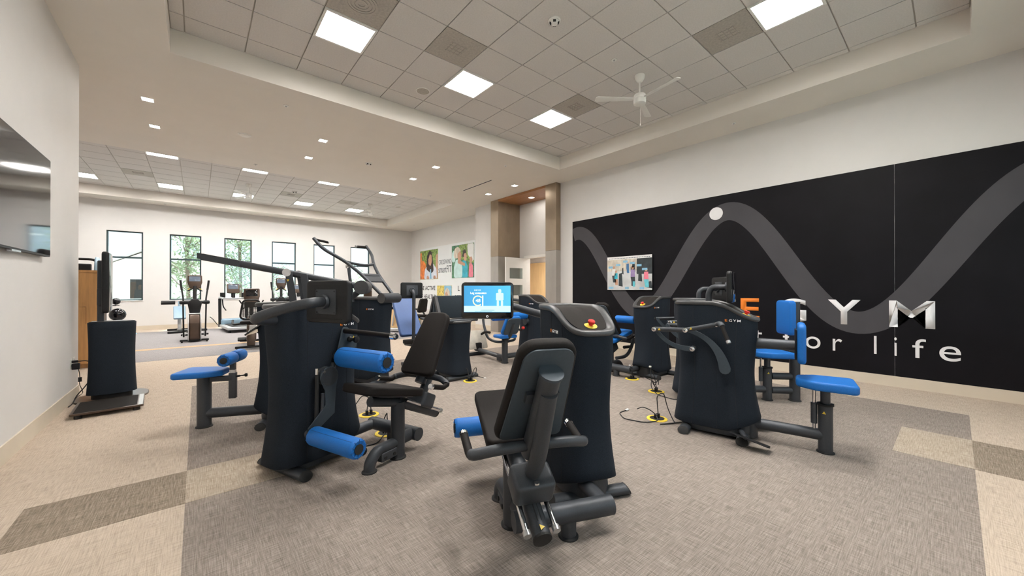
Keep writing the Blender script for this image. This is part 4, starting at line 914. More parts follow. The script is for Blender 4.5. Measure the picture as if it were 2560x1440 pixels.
b = MB(); b.tube([(-.30, 0, 1.18), (-.52, 0, 1.26), (-.67, 0, 1.40)], .032, 14, .1); obj('pivot_bracket', b, M['steel'], m3)
post(m3, .822, 0, 0, .51, .060, sx=1.0)
b = MB(); b.tube([(.20, 0, .135), (.80, 0, .135)], .050, 18); obj('base_beam', b, M['steel'], m3)
b = MB(); b.box((.69, 0, .475), (.24, .05, .05), bev=.006); obj('seat_arm', b, M['steel'], m3)
b = MB(); b.box((.575, 0, .40), (.062, .05, .26), bev=.006); sq = obj('adjust_sleeve', b, M['steel'], m3)
b = MB(); b.box((.575, 0, .555), (.044, .040, .20)); ip = obj('roller_post', b, M['steel'], m3, False)
b = MB(); b.box((.575, 0, .545), (.046, .042, .03)); obj('silver_band', b, M['alu'], ip, False)
b = MB(); b.lathe([(0, 0), (.012, 0), (.010, .03), (.006, .04), (.008, .07), (.018, .08), (.018, .095), (0, .10)], frame_m((.545, 0, .49), (-1, 0, .1)), 12); obj('locking_knob', b, M['black'], sq)
o = [(-.20, -.09), (-.05, -.16), (.20, -.19), (.20, .19), (-.05, .16), (-.20, .09)]
pad(m3, 'seat', o, .06, axes_m((.83, 0, .545), (1, 0, 0), (0, 1, 0)), 'bluev', .02)
for s in (-1, 1): roller(m3, (.575, s*.012, .685), (.575, s*.20, .685), .062)
b = MB(); b.slab(rrect(.21, .30, .012, 3), .016, .004, axes_m((.33, .02, .985), (.8, 0, -.6), (0, 1, 0)), 2); tb = obj('tablet', b, M['gloss'], m3)
b = MB(); b.tube([(.24, 0, 1.0), (.31, 0, .99)], .02, 10); obj('tablet_bracket', b, M['steel'], tb)

# ---- shoulder / pull-up style lever machine behind
m4 = thing('overhead_lever_machine', 'strength machine with tall forked lever and two raised black handles, behind the leg curl machine', 'exercise machine', (1.961, 5.642, 0), R_(-.5, .87), 'circuit strength machines')
tower(m4, low=1.262, stop=False, flip=-1, lx=-.235)
b = MB(); b.cyl((-.345, -.21, 1.25), (-.345, .15, 1.25), .074, 26); dr = obj('pivot_drum', b, M['steel'], m4)
for y in (-.214, .154):
    b = MB(); b.cyl((-.345, y-.004, 1.25), (-.345, y+.004, 1.25), .070, 26); obj('drum_cap', b, M['rim'], dr)
fk = None
for s in (-1, 1):
    b = MB(); b.tube([(-.324, s*.126, 1.30), (-.03, s*.18, 1.585), (.167, s*.286, 1.775), (.384, s*.50, 1.955), (.52, s*.52, 2.10)], .024, 14, .12, 5); fk = obj('lever_arm', b, M['steel'], m4)
    b = MB(); b.tube([(.515, s*.515, 2.085), (.51, s*.29, 2.07)], .017, 12); hg = obj('hand_grip', b, M['blackv'], fk)
    b = MB(); b.cyl((.51, s*.29, 2.07), (.51, s*.272, 2.069), .019, 12); obj('grip_end', b, M['alu'], fk)
b = MB(); b.tube([(.167, -.286, 1.775), (.12, -.1, 1.745), (.12, .1, 1.745), (.167, .286, 1.775)], .020, 12, .12); obj('cross_tube', b, M['steel'], m4)
b = MB(); m = axes_m((-.12, 0, 1.50), (0, 1, 0), (.73, 0, .69)); b.slab([(-.15, -.02), (.15, -.02), (.185, .14), (-.185, .14)], .02, .004, m, 2); b.box((0, .125, 0), (.36, .04, .035), m); obj('cross_plate', b, M['steel'], m4, False)
b = MB(); b.tube([(.10, .22, 1.20), (.165, .24, 1.70)], .026, 12, ry=.016); lk = obj('drive_link', b, M['steel'], m4)
b = MB(); b.lathe([(0, 0), (.03, 0), (.03, .006), (0, .012)], frame_m((.165, .262, 1.71), (0, 1, 0)), 18); obj('chrome_bolt', b, M['chrome'], lk)
column_seat(m4, .82, .56, False)
b = MB(); b.tube([(.20, 0, .135), (.80, 0, .135)], .048, 16); obj('base_beam', b, M['steel'], m4)

# ---- leg press
m5 = thing('leg_press_machine', 'leg press machine with large reclined blue backrest, sky glare tinted in, centre rear', 'exercise machine', (3.10, 5.13, 0), R_(-.03, 1), 'circuit strength machines')
tower(m5, H=.90, low=.895, stop=False, logos=False, hl=.30, hw=.205, seams=False)
for s in (-1, 1):
    b = MB(); b.tube([(-.26, s*.27, .90), (.55, s*.27, .90)], .022, 12); rl = obj('slide_rail', b, M['steel'], m5)
    m = axes_m((.05, s*.285, 1.08), (1, 0, 0), (0, 0, 1)); b = MB(); b.slab([(-.16, -.17), (-.11, -.17), (.05, .19), (.0, .19)], .05, .004, m, 1); obj('foot_plate_strut', b, M['silver'] if False else M['rim'], m5)
    b = MB(); b.slab([(.02, .19), (.07, .19), (.22, -.17), (.17, -.17)], .04, .004, m, 1); obj('rear_strut', b, M['steel'], m5)
b = MB(); b.tube([(-.24, -.27, .90), (-.24, .27, .90)], .022, 12); obj('rear_rail', b, M['steel'], m5)
m = axes_m((.10, 0, 1.10), (0, 1, 0), (-.15, 0, 1)); b = MB(); b.slab(rrect(.60, .36, .015, 3), .03, .006, m, 2); obj('foot_plate', b, M['plate'], m5)
b = MB(); b.tube([(.2, 0, .15), (1.35, 0, .15)], .055, 16); obj('base_beam', b, M['steel'], m5)
b = MB(); b.tube([(1.30, -.25, .035), (1.30, .25, .035)], .034, 14); obj('rear_foot', b, M['steel'], m5)
b = MB(); b.cyl((1.05, 0, .12), (1.05, 0, .48), .05, 18); obj('seat_post', b, M['steel'], m5)
lean = Vector((.42, 0, .66)).normalized(); mb = axes_m((1.12, .24, .88), (0, -1, 0), lean)
b = MB(); b.slab(fillet([(-.21, -.36), (.21, -.36), (.19, .40), (-.19, .40)], .05, 5), .08, .022, mb, 4); obj('backrest', b, M['blueglare'], m5)
b = MB(); b.slab(fillet([(-.18, -.34), (.18, -.34), (.17, .37), (-.17, .37)], .05, 5), .02, .004, mb@Matrix.Translation((0, 0, -.05 if (mb.to_3x3()@Vector((0, 0, 1))).x < 0 else .05)), 2); obj('back_plate', b, M['plate'], m5)
pad(m5, 'seat', [(-.20, -.19), (.20, -.19), (.20, .19), (-.20, .19)], .07, axes_m((.80, .20, .50), (1, 0, -.1), (0, 1, 0)), 'blackv')
b = MB(); b.box((.95, .12, .44), (.30, .32, .05), bev=.01); obj('seat_frame', b, M['steel'], m5)
e, _ = monitor(m5, (.80, .31, 1.36), (1, -.1), w=.38, h=.27)
b = MB(); b.tube([(.98, .33, .44), (.70, .34, .45), (.70, .325, .60), (.70, .32, 1.30), e-Vector((.0, 0, 0))], .028, 14, .09, 6); obj('monitor_arm', b, M['steel'], m5)
# ================================================================ LEFT WALL GROUP
kio = thing('fitness_kiosk', 'dark upholstered check-in kiosk with upright screen seen from the side, by the left wall', 'kiosk', (-.83, 6.93, 0), R_(1, .05))
O = outline(.215, .135, 48, 2.6); b = MB()
b.rings([[Vector((x*1.55, y*2.35+.05, z)) for x, y in O] for z in (0, .012)] + [[Vector((x*1.52, y*2.3+.05, .018)) for x, y in O]]); obj('base_plate', b, M['brownmetal'], kio)
b = MB(); b.rings([[Vector((x*.85, y*.85, z)) for x, y in O] for z in (.018, .075)]); obj('plinth', b, M['black'], kio)
b = MB(); R = []
for i in range(15):
    u = i/14; k = 1+.04*(1-u)**3-.05*math.sin(PI*u); R.append([Vector((x*k, y*k, .075+.885*u)) for x, y in O])
R.append([Vector((x*.93, y*.9, .972)) for x, y in O]); b.rings(R); obj('upholstered_body', b, M['fabric'], kio, ang=60)
b = MB(); b.slab([(x*.86, y*.82) for x, y in O], .008, .002, Matrix.Translation((0, 0, .975)), 2); obj('top_plate', b, M['rim'], kio)
b = MB(); b.box((-.10, 0, 1.35), (.06, .12, .78), bev=.015); obj('screen_post', b, M['steel'], kio)
b = MB(); b.slab(rrect(.46, .76, .05, 6), .06, .018, axes_m((-.05, 0, 1.465), (0, 1, 0), (0, 0, 1)), 3); sr = obj('screen_housing', b, M['black'], kio)
b = MB(); b.slab(rrect(.42, .72, .04, 6), .004, .001, axes_m((-.018, 0, 1.465), (0, 1, 0), (0, 0, 1)), 2); obj('screen', b, M['gloss'], sr)
b = MB(); b.box((-.10, 0, 1.28), (.06, .18, .22), bev=.015); obj('mount_box', b, M['steel'], kio)
b = MB(); b.slab(rrect(.03, .012, .004, 2), .006, .001, axes_m((.214, -.02, .80), (0, 1, 0), (0, 0, 1))); obj('card_reader', b, M['displight'], kio)
sca = thing('weighing_platform', 'low dark weighing platform with light metal edge on the floor before the kiosk', 'scale', (-.77, 6.29, 0), R_(1, .06))
b = MB(); b.slab(rrect(.56, .60, .02, 3), .022, .005, Matrix.Translation((0, 0, .052)), 2); obj('platform', b, M['brownmetal'], sca)
b = MB(); b.b2((.235, -.29, .0635), (.272, .29, .0655)); obj('light_edge', b, M['silver'], sca, False)
b = MB(); b.b2((-.255, -.275, .0635), (.225, .275, .0648)); obj('rubber_mat', b, M['lid'], sca, False)
for x in (-.22, .22):
    for y in (-.25, .25):
        b = MB(); b.lathe([(0, 0), (.03, 0), (.03, .03), (.022, .042), (0, .042)], Matrix.Translation((x, y, 0)), 16); obj('foot', b, M['rubber'], sca)
def wall_outlet(x, y, z, nx, ny, label):
    t = thing('wall_outlet', label, 'outlet', (x, y, z), R_(nx, ny), None)
    b = MB(); b.slab(rrect(.075, .118, .006, 3), .006, .002, axes_m((.0035, 0, 0), (0, 1, 0), (0, 0, 1)), 2); obj('cover_plate', b, M['white'], t)
    for dz in (-.024, .024):
        b = MB(); b.slab(rrect(.032, .030, .008, 3), .004, .001, axes_m((.0075, 0, dz), (0, 1, 0), (0, 0, 1)), 2); obj('socket', b, M['silver'], t)
    return t
wall_outlet(X0, 6.93, .47, 1, 0, 'white wall outlet on the left wall with plugs in it'); wall_outlet(X0, 7.06, .48, 1, 0, 'white data plate on the left wall next to the outlet')
wall_outlet(.35, YF, .36, 0, -1, 'small white outlet low on the far window wall between windows')
ad = thing('power_adapter', 'small black power adapter with thin cable plugged into the left wall outlet', 'adapter', (0, 0, 0))
b = MB(); b.box((-1.135, 6.915, .44), (.065, .05, .075), bev=.008); obj('adapter_body', b, M['black'], ad)
b = MB(); b.tube([(-1.12, 6.93, .41), (-1.11, 6.93, .36), (-1.105, 6.93, .30), (-1.11, 6.93, .22), (-1.08, 6.95, .10), (-1.12, 6.85, .07), (-1.13, 6.72, .03), (-1.02, 6.70, .028)], .0035, 6, .03); obj('thin_cable', b, M['rubber'], ad)
b = MB(); b.cyl((-1.105, 6.93, .30), (-1.105, 6.93, .245), .016, 10); obj('ferrite_core', b, M['black'], ad)
pc_ = thing('power_cable', 'black power cable looping from the wall outlet down to the kiosk base', 'cable', (0, 0, 0))
b = MB(); b.tube([(-1.14, 6.935, .495), (-1.04, 6.93, .50), (-.98, 6.93, .43), (-1.0, 6.93, .30), (-1.06, 6.92, .18), (-1.13, 6.90, .08), (-1.14, 6.80, .012), (-1.15, 6.66, .008)], .006, 7, .05); obj('cable', b, M['rubber'], pc_)
b = MB(); b.cyl((-1.17, 6.935, .495), (-1.12, 6.935, .497), .016, 10); obj('plug', b, M['black'], pc_)

# locker cabinet
cab = thing('locker_cabinet', 'tall oak locker cabinet with stepped doors beyond the end of the left wall', 'cabinet', (-1.335, 9.80, 0))
b = MB(); b.b2((-1.5, .02, .07), (0, .55, 1.675)); obj('carcass', b, M['wood'], cab, False)
b = MB(); b.b2((-1.51, -.005, 1.675), (.008, .56, 1.715)); obj('top', b, M['wood'], cab, False)
b = MB(); b.b2((-1.5, .03, 0), (-.01, .54, .07)); obj('toe_kick', b, M['dwood'], cab, False)
for k in range(3):
    x = -.032-.49*k
    for pts, nm in (([(x, .78), (x, 1.67), (x-.48, 1.67), (x-.48, 1.075), (x-.125, 1.075), (x-.125, .78)], 'upper_door'), ([(x, .08), (x, .774), (x-.131, .774), (x-.131, 1.069), (x-.48, 1.069), (x-.48, .08)], 'lower_door')):
        b = MB(); b.slab(pts, .019, .0, axes_m((0, .0105, 0), (1, 0, 0), (0, 0, 1)), 1); obj(nm, b, M['wood'], cab, False)

# ================================================================ FLOOR OUTLETS AND CABLES
def floor_outlet(x, y, rz, label, runs, flip=False):
    t = thing('floor_outlet', label, 'floor outlet', (x, y, 0.0015), rz, 'yellow rimmed floor outlets')
    b = MB(); b.lathe([(0, 0), (.105, 0), (.104, .006), (.075, .010), (.075, .004), (0, .004)], seg=32); obj('brass_ring', b, M['yellow'], t)
    b = MB(); b.lathe([(0, .003), (.073, .003), (.073, .008), (0, .009)], seg=28); ins = obj('socket_insert', b, M['rubber'], t)
    for dx in (-.022, .022):
        b = MB(); b.box((dx, 0, .032), (.026, .034, .048), bev=.006); obj('plug', b, M['black'], ins)
    for pts in runs:
        b = MB(); b.tube(pts, .0052, 7, .05, 6); cb = obj('cable', b, M['rubber'], t)
    return t
def loop(cx, cy, r, h, x1, y1):
    return [(cx, 0, .05), (cx, 0, .05+h*.6), (cx+r*.5, cy*.5, .06+h), (cx+r, cy, .05+h*.7), (cx+r*.9, cy, .03), (x1*.6, y1*.5+.05, .006), (x1, y1, .006)]
A = floor_outlet(3.741, 2.051, 0, 'yellow floor outlet with looping black cables, front, left of the seated row machine', [
    [(.022, 0, .05), (.03, .02, .24), (.10, -.02, .27), (.13, -.05, .10), (.10, -.12, .007), (.0, -.20, .007), (-.16, -.10, .007), (-.05, -.16, .007), (.16, -.26, .007), (.22, -.36, .007), (.10, -.45, .03)],
    [(-.022, 0, .05), (-.06, .05, .10), (-.12, .10, .13), (-.17, .13, .11)],
    [(-.022, 0, .05), (-.08, -.06, .01), (-.22, .02, .007), (-.28, .22, .007), (-.16, .36, .007), (-.02, .36, .007)]])
b = MB(); b.box((.0, .36, .010), (.05, .026, .014), bev=.004); obj('cable_tag', b, M['white'], A)
A = floor_outlet(4.723, 2.601, .3, 'yellow floor outlet with upright cable coil, left of the chest press machine', [
    [(.022, 0, .05), (.03, .03, .20), (-.02, .07, .33), (-.07, .05, .20), (-.03, .02, .07), (.04, -.02, .17), (.0, -.03, .10)],
    [(-.022, 0, .05), (-.08, .04, .18), (-.09, .05, .08), (-.16, -.04, .007), (-.28, -.26, .007), (-.20, -.36, .007), (-.05, -.40, .007), (.20, -.62, .007)]])
b = MB(); b.box((-.03, .07, .335), (.026, .03, .02), bev=.004); obj('cable_tag', b, M['white'], A)
A = floor_outlet(5.112, 3.208, 0, 'yellow floor outlet with black cable in front of the blue seat thigh machine', [
    [(.022, 0, .05), (.03, .02, .16), (-.02, .03, .20), (-.04, .0, .12)], [(.022, 0, .05), (.12, -.02, .05), (.22, -.10, .007), (.10, -.28, .007), (.02, -.36, .007), (.30, -.30, .007)]])
b = MB(); b.box((-.02, .03, .205), (.022, .022, .02), bev=.004); obj('cable_tag', b, M['white'], A)
A = floor_outlet(3.129, 4.695, 0, 'yellow floor outlet with looping cable beside the leg press machine', [
    [(.022, 0, .05), (.06, .0, .16), (.11, .0, .20), (.13, .02, .13), (.08, .02, .05)], [(-.022, 0, .05), (-.02, .03, .15), (.0, .10, .18), (.02, .16, .15)], [(.022, 0, .05), (.10, -.05, .07), (.20, -.08, .03)]])
b = MB(); b.box((.21, -.085, .03), (.04, .022, .014), bev=.004); obj('cable_tag', b, M['white'], A)
floor_outlet(1.441, 4.151, 0, 'yellow floor outlet with cables under the leg curl machine seat, farther one', [
    [(.022, 0, .05), (.02, .02, .18), (-.06, .04, .22), (-.14, .06, .10), (-.26, .10, .007)], [(-.022, 0, .05), (.0, .02, .16), (.08, .03, .20), (.16, .03, .16)]])
floor_outlet(1.384, 3.516, .4, 'yellow floor outlet with cables, between the leg curl frame tubes, nearer one', [
    [(.022, 0, .05), (.03, .02, .15), (.05, .04, .18), (.02, .05, .12)], [(-.022, 0, .05), (-.06, -.04, .02), (-.22, -.12, .007), (-.36, -.04, .007)]])
cc = thing('cable_coil', 'thin black cable coil on the floor behind the leg curl seat', 'cable', (1.95, 4.62, 0))
b = MB(); pts = []
for i in range(40):
    a = i*.5; pts.append((.10*math.cos(a)+.006*i-.12, .05*math.sin(a), .045+.04*math.sin(a)+.0))
b.tube(pts, .005, 6); obj('cable', b, M['rubber'], cc)

# ================================================================ CARDIO AND OTHER FAR EQUIPMENT
def elliptical(loc, rz, label):
    t = thing('elliptical_trainer', label, 'elliptical', loc, rz, 'elliptical trainers by the windows')   # front faces -y
    b = MB(); b.box((0, -.22, .055), (.58, .075, .05), bev=.012); fb = obj('front_stabilizer', b, M['black'], t)
    for x in (-.25, .25):
        b = MB(); b.lathe([(0, 0), (.028, 0), (.02, .012), (.012, .034), (0, .034)], Matrix.Translation((x, -.22, 0)), 12); obj('levelling_foot', b, M['rubber'], fb)
    b = MB(); b.box((0, 1.35, .055), (.62, .075, .05), bev=.012); obj('rear_stabilizer', b, M['black'], t)
    b = MB(); b.box((0, .55, .075), (.12, 1.6, .06), bev=.012); obj('main_beam', b, M['black'], t)
    side = fillet([(-.30, .05), (.42, .05), (.36, .45), (.12, .72), (-.12, .74), (-.26, .50)], .09, 6)
    b = MB(); b.slab(side, .235, .05, axes_m((0, 0, 0), (0, 1, 0), (0, 0, 1)), 4); obj('shroud', b, M['brownmetal'], t)
    for x in (-.125, .125):
        b = MB(); b.slab(inset(side, -.012), .022, .006, axes_m((x, 0, 0), (0, 1, 0), (0, 0, 1)), 2); obj('shroud_trim', b, M['silver'], t)
    b = MB(); b.box((0, -.06, .735), (.25, .16, .035), bev=.012); obj('shroud_cap', b, M['silver'], t)
    b = MB(); b.slab(fillet([(-.10, .72), (.10, .72), (.15, 1.02), (.06, 1.12), (-.06, 1.12), (-.15, 1.02)], .03, 4), .13, .03, axes_m((0, .05, 0), (1, 0, 0), (0, 0, 1)), 3); obj('neck', b, M['black'], t)
    b = MB(); b.tube([(0, .05, 1.05), (0, .12, 1.30), (0, .16, 1.46)], .04, 12); obj('mast', b, M['black'], t)
    b = MB(); b.tube([(-.31, .06, 1.03), (.31, .06, 1.03)], .038, 14); obj('cross_shaft', b, M['black'], t)
    cm = axes_m((0, .20, 1.58), (-1, 0, 0), (0, .18, 1))
    b = MB(); b.slab(fillet([(-.10, -.19), (.10, -.19), (.155, -.02), (.15, .18), (-.15, .18), (-.155, -.02)], .03, 5), .06, .018, cm, 3); cs = obj('console', b, M['brownmetal'], t)
    zf = -1 if (cm.to_3x3()@Vector((0, 0, 1))).y > 0 else 1
    for f in (zf, -zf):
        b = MB(); b.slab(rrect(.235, .135, .008, 2), .004, .001, cm@Matrix.Translation((0, .075, f*.031)), 2); obj('console_screen', b, M['dispdim'] if True else M['gloss'], cs)
    for s in (-1, 1):
        b = MB(); b.tube([(s*.03, .16, 1.46), (s*.14, .18, 1.37)], .012, 8); obj('side_light_bar', b, M['yellow'], cs)
        b = MB(); b.tube([(s*.03, .14, 1.40), (s*.15, .22, 1.33), (s*.15, .36, 1.33)], .014, 8, .04); obj('fixed_grip', b, M['black'], t)
        b = MB(); b.tube([(s*.22, .04, .12), (s*.235, .04, .98), (s*.23, .05, 1.12), (s*.27, .16, 1.42), (s*.285, .14, 1.58)], .018, 10, .1); arm = obj('moving_arm', b, M['black'], t)
        b = MB(); b.tube([(s*.262, .13, 1.36), (s*.275, .15, 1.46), (s*.29, .13, 1.62)], .024, 10, .06); obj('foam_grip', b, M['rubber'], arm)
        b = MB(); b.cyl((s*.18, .05, 1.03), (s*.29, .05, 1.03), .05, 14); obj('arm_joint', b, M['black'], arm)
        b = MB(); b.tube([(s*.22, .10, .16), (s*.20, .75, .20), (s*.20, 1.2, .16)], .026, 10, .2); obj('pedal_rail', b, M['silver'], t)
        b = MB(); b.slab(fillet([(-.07, -.18), (.07, -.18), (.075, .18), (-.075, .18)], .03, 3), .04, .01, Matrix.Translation((s*.20, .72, .24)), 2); obj('pedal', b, M['black'], t)
    return t
elliptical((-.06, 13.02, 0), 0, 'elliptical trainer with brown shroud, front and centre before the second window')
elliptical((2.17, 14.75, 0), -.12, 'elliptical trainer before the fourth window, partly behind the lat pulldown links')
def treadmill(loc, rz, label):
    t = thing('treadmill', label, 'treadmill', loc, rz, 'treadmills facing the windows')      # runner looks along +y
    b = MB(); b.box((0, 0, .14), (.80, 1.85, .09), bev=.02); obj('deck', b, M['silver'], t)
    b = MB(); b.box((0, -.08, .187), (.54, 1.62, .012)); obj('belt', b, M['rubber'], t, False)
    b = MB(); b.box((0, .74, .25), (.72, .42, .22), bev=.05); obj('motor_cover', b, M['greyblue'], t)
    for s in (-1, 1):
        b = MB(); b.tube([(s*.38, .60, .10), (s*.38, .66, 1.06)], .034, 12, ry=.045); up = obj('upright', b, M['black'], t)
        b = MB(); b.tube([(s*.38, .70, 1.10), (s*.37, .1, 1.08), (s*.36, .02, 1.06)], .030, 12, .05); obj('hand_rail', b, M['silver'], up)
        b = MB(); b.tube([(s*.36, .30, 1.05), (s*.34, .32, .80), (s*.22, .6, .66)], .018, 10, .12); obj('rail_brace', b, M['black'], up)
        b = MB(); b.cyl((s*.30, .66, 1.10), (s*.30, .66, 1.26), .075, 16); obj('cup_holder', b, M['black'], t)
        b = MB(); b.lathe([(0, 0), (.04, 0), (.03, .05), (.02, .10), (0, .10)], Matrix.Translation((s*.33, -.80, 0)), 12); obj('levelling_foot', b, M['rubber'], t)
    b = MB(); b.tube([(-.38, .68, 1.06), (.38, .68, 1.06)], .035, 12); obj('cross_bar', b, M['silver'], t)
    cm = axes_m((0, .72, 1.40), (1, 0, 0), (0, .25, 1)); b = MB(); b.slab(rrect(.36, .34, .04, 5), .07, .02, cm, 3); cs = obj('console', b, M['brownmetal'], t)
    b = MB(); b.slab(rrect(.28, .17, .01, 2), .004, .001, cm@Matrix.Translation((0, .06, .036)), 2); obj('console_screen', b, M['dispdim'], cs)
    b = MB(); b.tube([(0, .70, 1.08), (0, .72, 1.26)], .06, 12); obj('console_neck', b, M['black'], t)
    return t
treadmill((1.02, 15.55, 0), .1, 'treadmill facing the third window, behind the recumbent bike'); treadmill((3.02, 15.9, 0), .0, 'treadmill facing the fourth window, behind the second elliptical trainer')
cord = obj('extension_lead', MB().tube([(.35, 17.56, .36), (.42, 17.4, .30), (.56, 17.0, .08), (.70, 16.6, .01), (.80, 16.4, .01)], .012, 6, .1), M['rubber']); tag(cord, 'black cord hanging from the far wall outlet to the treadmill', 'cord')
def recumbent(loc, rz, label, mesh=True):
    t = thing('recumbent_bike', label, 'exercise bike', loc, rz, 'recumbent bikes')     # rider looks along +y
    b = MB(); b.box((0, -.28, .06), (.60, .07, .05), bev=.012); rb = obj('rear_stabilizer', b, M['black'], t)
    for x in (-.26, .26):
        b = MB(); b.lathe([(0, 0), (.028, 0), (.02, .012), (.012, .036), (0, .036)], Matrix.Translation((x, -.28, 0)), 12); obj('levelling_foot', b, M['rubber'], rb)
    b = MB(); b.box((0, 1.05, .06), (.50, .07, .05), bev=.012); obj('front_stabilizer', b, M['black'], t)
    b = MB(); b.box((0, .40, .10), (.11, 1.4, .08), bev=.015); obj('main_beam', b, M['black'], t)
    b = MB(); b.slab(fillet([(-.32, .08), (-.06, .08), (.02, .50), (-.20, .54)], .03, 3), .16, .02, axes_m((0, 0, 0), (0, 1, 0), (0, 0, 1)), 2); obj('seat_column', b, M['brownmetal'], t)
    b = MB(); b.box((.03, -.30, .50), (.13, .05, .11), bev=.015); lb = obj('rear_label_cap', b, M['silver'], t)
    b = MB(); b.tube([(-.02, -.31, .47), (-.09, -.33, .31)], .012, 8); obj('adjust_lever', b, M['silver'], t)
    b = MB(); b.slab(fillet([(-.22, -.24), (.22, -.24), (.20, .20), (-.20, .20)], .07, 5), .08, .028, Matrix.Translation((0, .06, .60)), 3); obj('seat', b, M['blackv'], t)
    for s in (-1, 1):
        b = MB(); b.tube([(s*.20, -.05, .58), (s*.33, -.05, .56), (s*.36, .10, .60), (s*.36, .22, .64)], .024, 10, .05); obj('side_grip', b, M['black'], t)
        b = MB(); b.slab(fillet([(-.09, -.05), (.09, -.05), (.09, .05), (-.09, .05)], .02, 3), .05, .012, axes_m((s*.20, .85, .30 if s > 0 else .12), (1, 0, 0), (0, .7, .7)), 2); obj('pedal', b, M['black'], t)
    ol = fillet([(-.22, -.22), (.22, -.22), (.15, .24), (-.15, .24)], .09, 6); mb = axes_m((0, -.24, .90), (1, 0, 0), (0, -.22, 1))
    b = MB(); k = len(ol); ins = inset(ol, .035); R = []
    b.tube([mb@Vector((x, y, 0)) for x, y in ol]+[mb@Vector((*ol[0], 0))], .020, 8); bf = obj('backrest_frame', b, M['black'], t)
    b = MB()
    for i in range(-4, 5):
        x = i*.038; hh = .20-abs(i)*.012; b.box((x, 0, 0), (.014, hh*2, .006), mb)
    for j in range(-6, 7): y = j*.031; w = .19-.028*(j/6)-.01; b.box((0, y, .002), (w*2, .011, .006), mb)
    b.box((0, .13, .004), (.26, .13, .008), mb); ms = obj('backrest_mesh', b, M['rubber'], bf, False)
    b = MB(); b.slab(fillet([(.30, .10), (1.1, .10), (1.05, .50), (.80, .72), (.62, .70)], .1, 5), .2, .04, axes_m((0, 0, 0), (0, 1, 0), (0, 0, 1)), 3); obj('drive_housing', b, M['brownmetal'], t)
    b = MB(); b.tube([(0, .85, .66), (0, .78, .95), (0, .74, 1.15)], .04, 12); obj('mast', b, M['black'], t)
    cm = axes_m((0, .66, 1.22), (1, 0, 0), (0, .22, 1)); b = MB(); b.slab(fillet([(-.12, -.21), (.12, -.21), (.17, -.02), (.165, .18), (-.165, .18), (-.17, -.02)], .03, 4), .06, .018, cm, 3); cs = obj('console', b, M['brownmetal'], t)
    b = MB(); b.slab(rrect(.25, .16, .008, 2), .004, .001, cm@Matrix.Translation((0, .06, .031)), 2); obj('console_screen', b, M['gloss'], cs)
    for s in (-1, 1):
        b = MB(); b.tube([(s*.05, .72, 1.02), (s*.20, .60, 1.02), (s*.24, .46, 1.10)], .016, 10, .06); obj('front_grip', b, M['black'], t)
    return t
recumbent((.97, 10.72, 0), -.10, 'recumbent bike with black mesh backrest, behind the lat pulldown seat')
# adjustable bench
bn = thing('weight_bench', 'small adjustable bench with pale blue pad and black head roller, left of the front elliptical', 'bench', (-.45, 16.2, 0), .05)
b = MB(); b.box((0, .0, .05), (.12, 1.1, .06), bev=.012); obj('base_beam', b, M['black'], bn)
for y in (-.52, .52):
    b = MB(); b.box((0, y, .035), (.58, .07, .06), bev=.012); obj('floor_bar', b, M['black'], bn)
b = MB(); b.tube([(0, -.1, .08), (0, -.05, .48)], .05, 12); obj('post', b, M['silver'], bn)
b = MB(); b.slab(rrect(.30, .62, .03, 4), .07, .02, axes_m((0, -.02, .62), (1, 0, 0), (0, .75, .55)), 3); obj('back_pad', b, M['greyblue'], bn)
b = MB(); b.tube([(0, .2, .40), (0, .35, .98)], .03, 10); obj('upright', b, M['greyblue'], bn)
for s in (-1, 1):
    b = MB(); b.cyl((s*.10, .34, .94), (s*.44, .34, .94), .065, 16); obj('foam_roller', b, M['black'], bn)
b = MB(); b.tube([(-.45, .34, .94), (.45, .34, .94)], .015, 8); obj('roller_axle', b, M['silver'], bn)
# balls behind the kiosk
rk = thing('ball_rack', 'slim upright ball rack behind the kiosk screen', 'rack', (-1.70, 13.05, 0))
b = MB(); b.lathe([(0, 0), (.26, 0), (.26, .02), (.03, .05), (.025, 1.35), (0, 1.36)], seg=20); obj('stand', b, M['black'], rk)
for z, cx, cy in ((.60, .24, -.18), (.988, .21, -.15)):
    b = MB(); b.tube([(0, 0, z), (cx, cy, z+.004)], .012, 8); b.lathe([(0, z), (.05, z), (.07, z+.012), (.06, z+.012), (.04, z+.006), (0, z+.006)], Matrix.Translation((cx, cy, 0)), 18); obj('cup', b, M['black'], rk)
for z, r, nm, lb in ((.775, .15, 'medicine_ball', 'glossy black ball on the lower cup of the ball rack'), (1.09, .08, 'medicine_ball', 'small black ball on the upper cup of the ball rack, by the window sill')):
    b = MB(); b.sphere((0, 0, 0), r, 24); o = obj(nm, b, M['gloss'], None); o.location = (-1.46 if r > .1 else -1.49, 12.87 if r > .1 else 12.9, z); tag(o, lb, 'ball')
# stair climber behind the cabinet
st_ = thing('stair_climber', 'exercise machine with tall curved handrails rising behind the oak cabinet', 'stair climber', (-1.85, 11.6, 0))
b = MB(); b.slab(fillet([(-.5, .02), (.6, .02), (.6, 1.0), (.2, 1.4), (-.5, .3)], .06, 4), .6, .03, axes_m((0, 0, 0), (0, 1, 0), (0, 0, 1)), 2); obj('body', b, M['black'], st_)
for s in (-.28, .28):
    b = MB(); b.tube([(s, -.45, .5), (s, -.45, 1.55), (s*.95, -.25, 1.98), (s*.8, .10, 2.05), (s*.7, .3, 1.55)], .035, 12, .35, 8); obj('hand_rail', b, M['greyblue'] if s > 0 else M['black'], st_)
b = MB(); b.tube([(-.24, -.1, 2.0), (.22, -.1, 2.0), (.40, -.1, 1.75)], .025, 10, .1); obj('cross_grip', b, M['black'], st_)
b = MB(); b.box((-.05, .25, 1.75), (.34, .06, .34), bev=.02); obj('console', b, M['black'], st_)
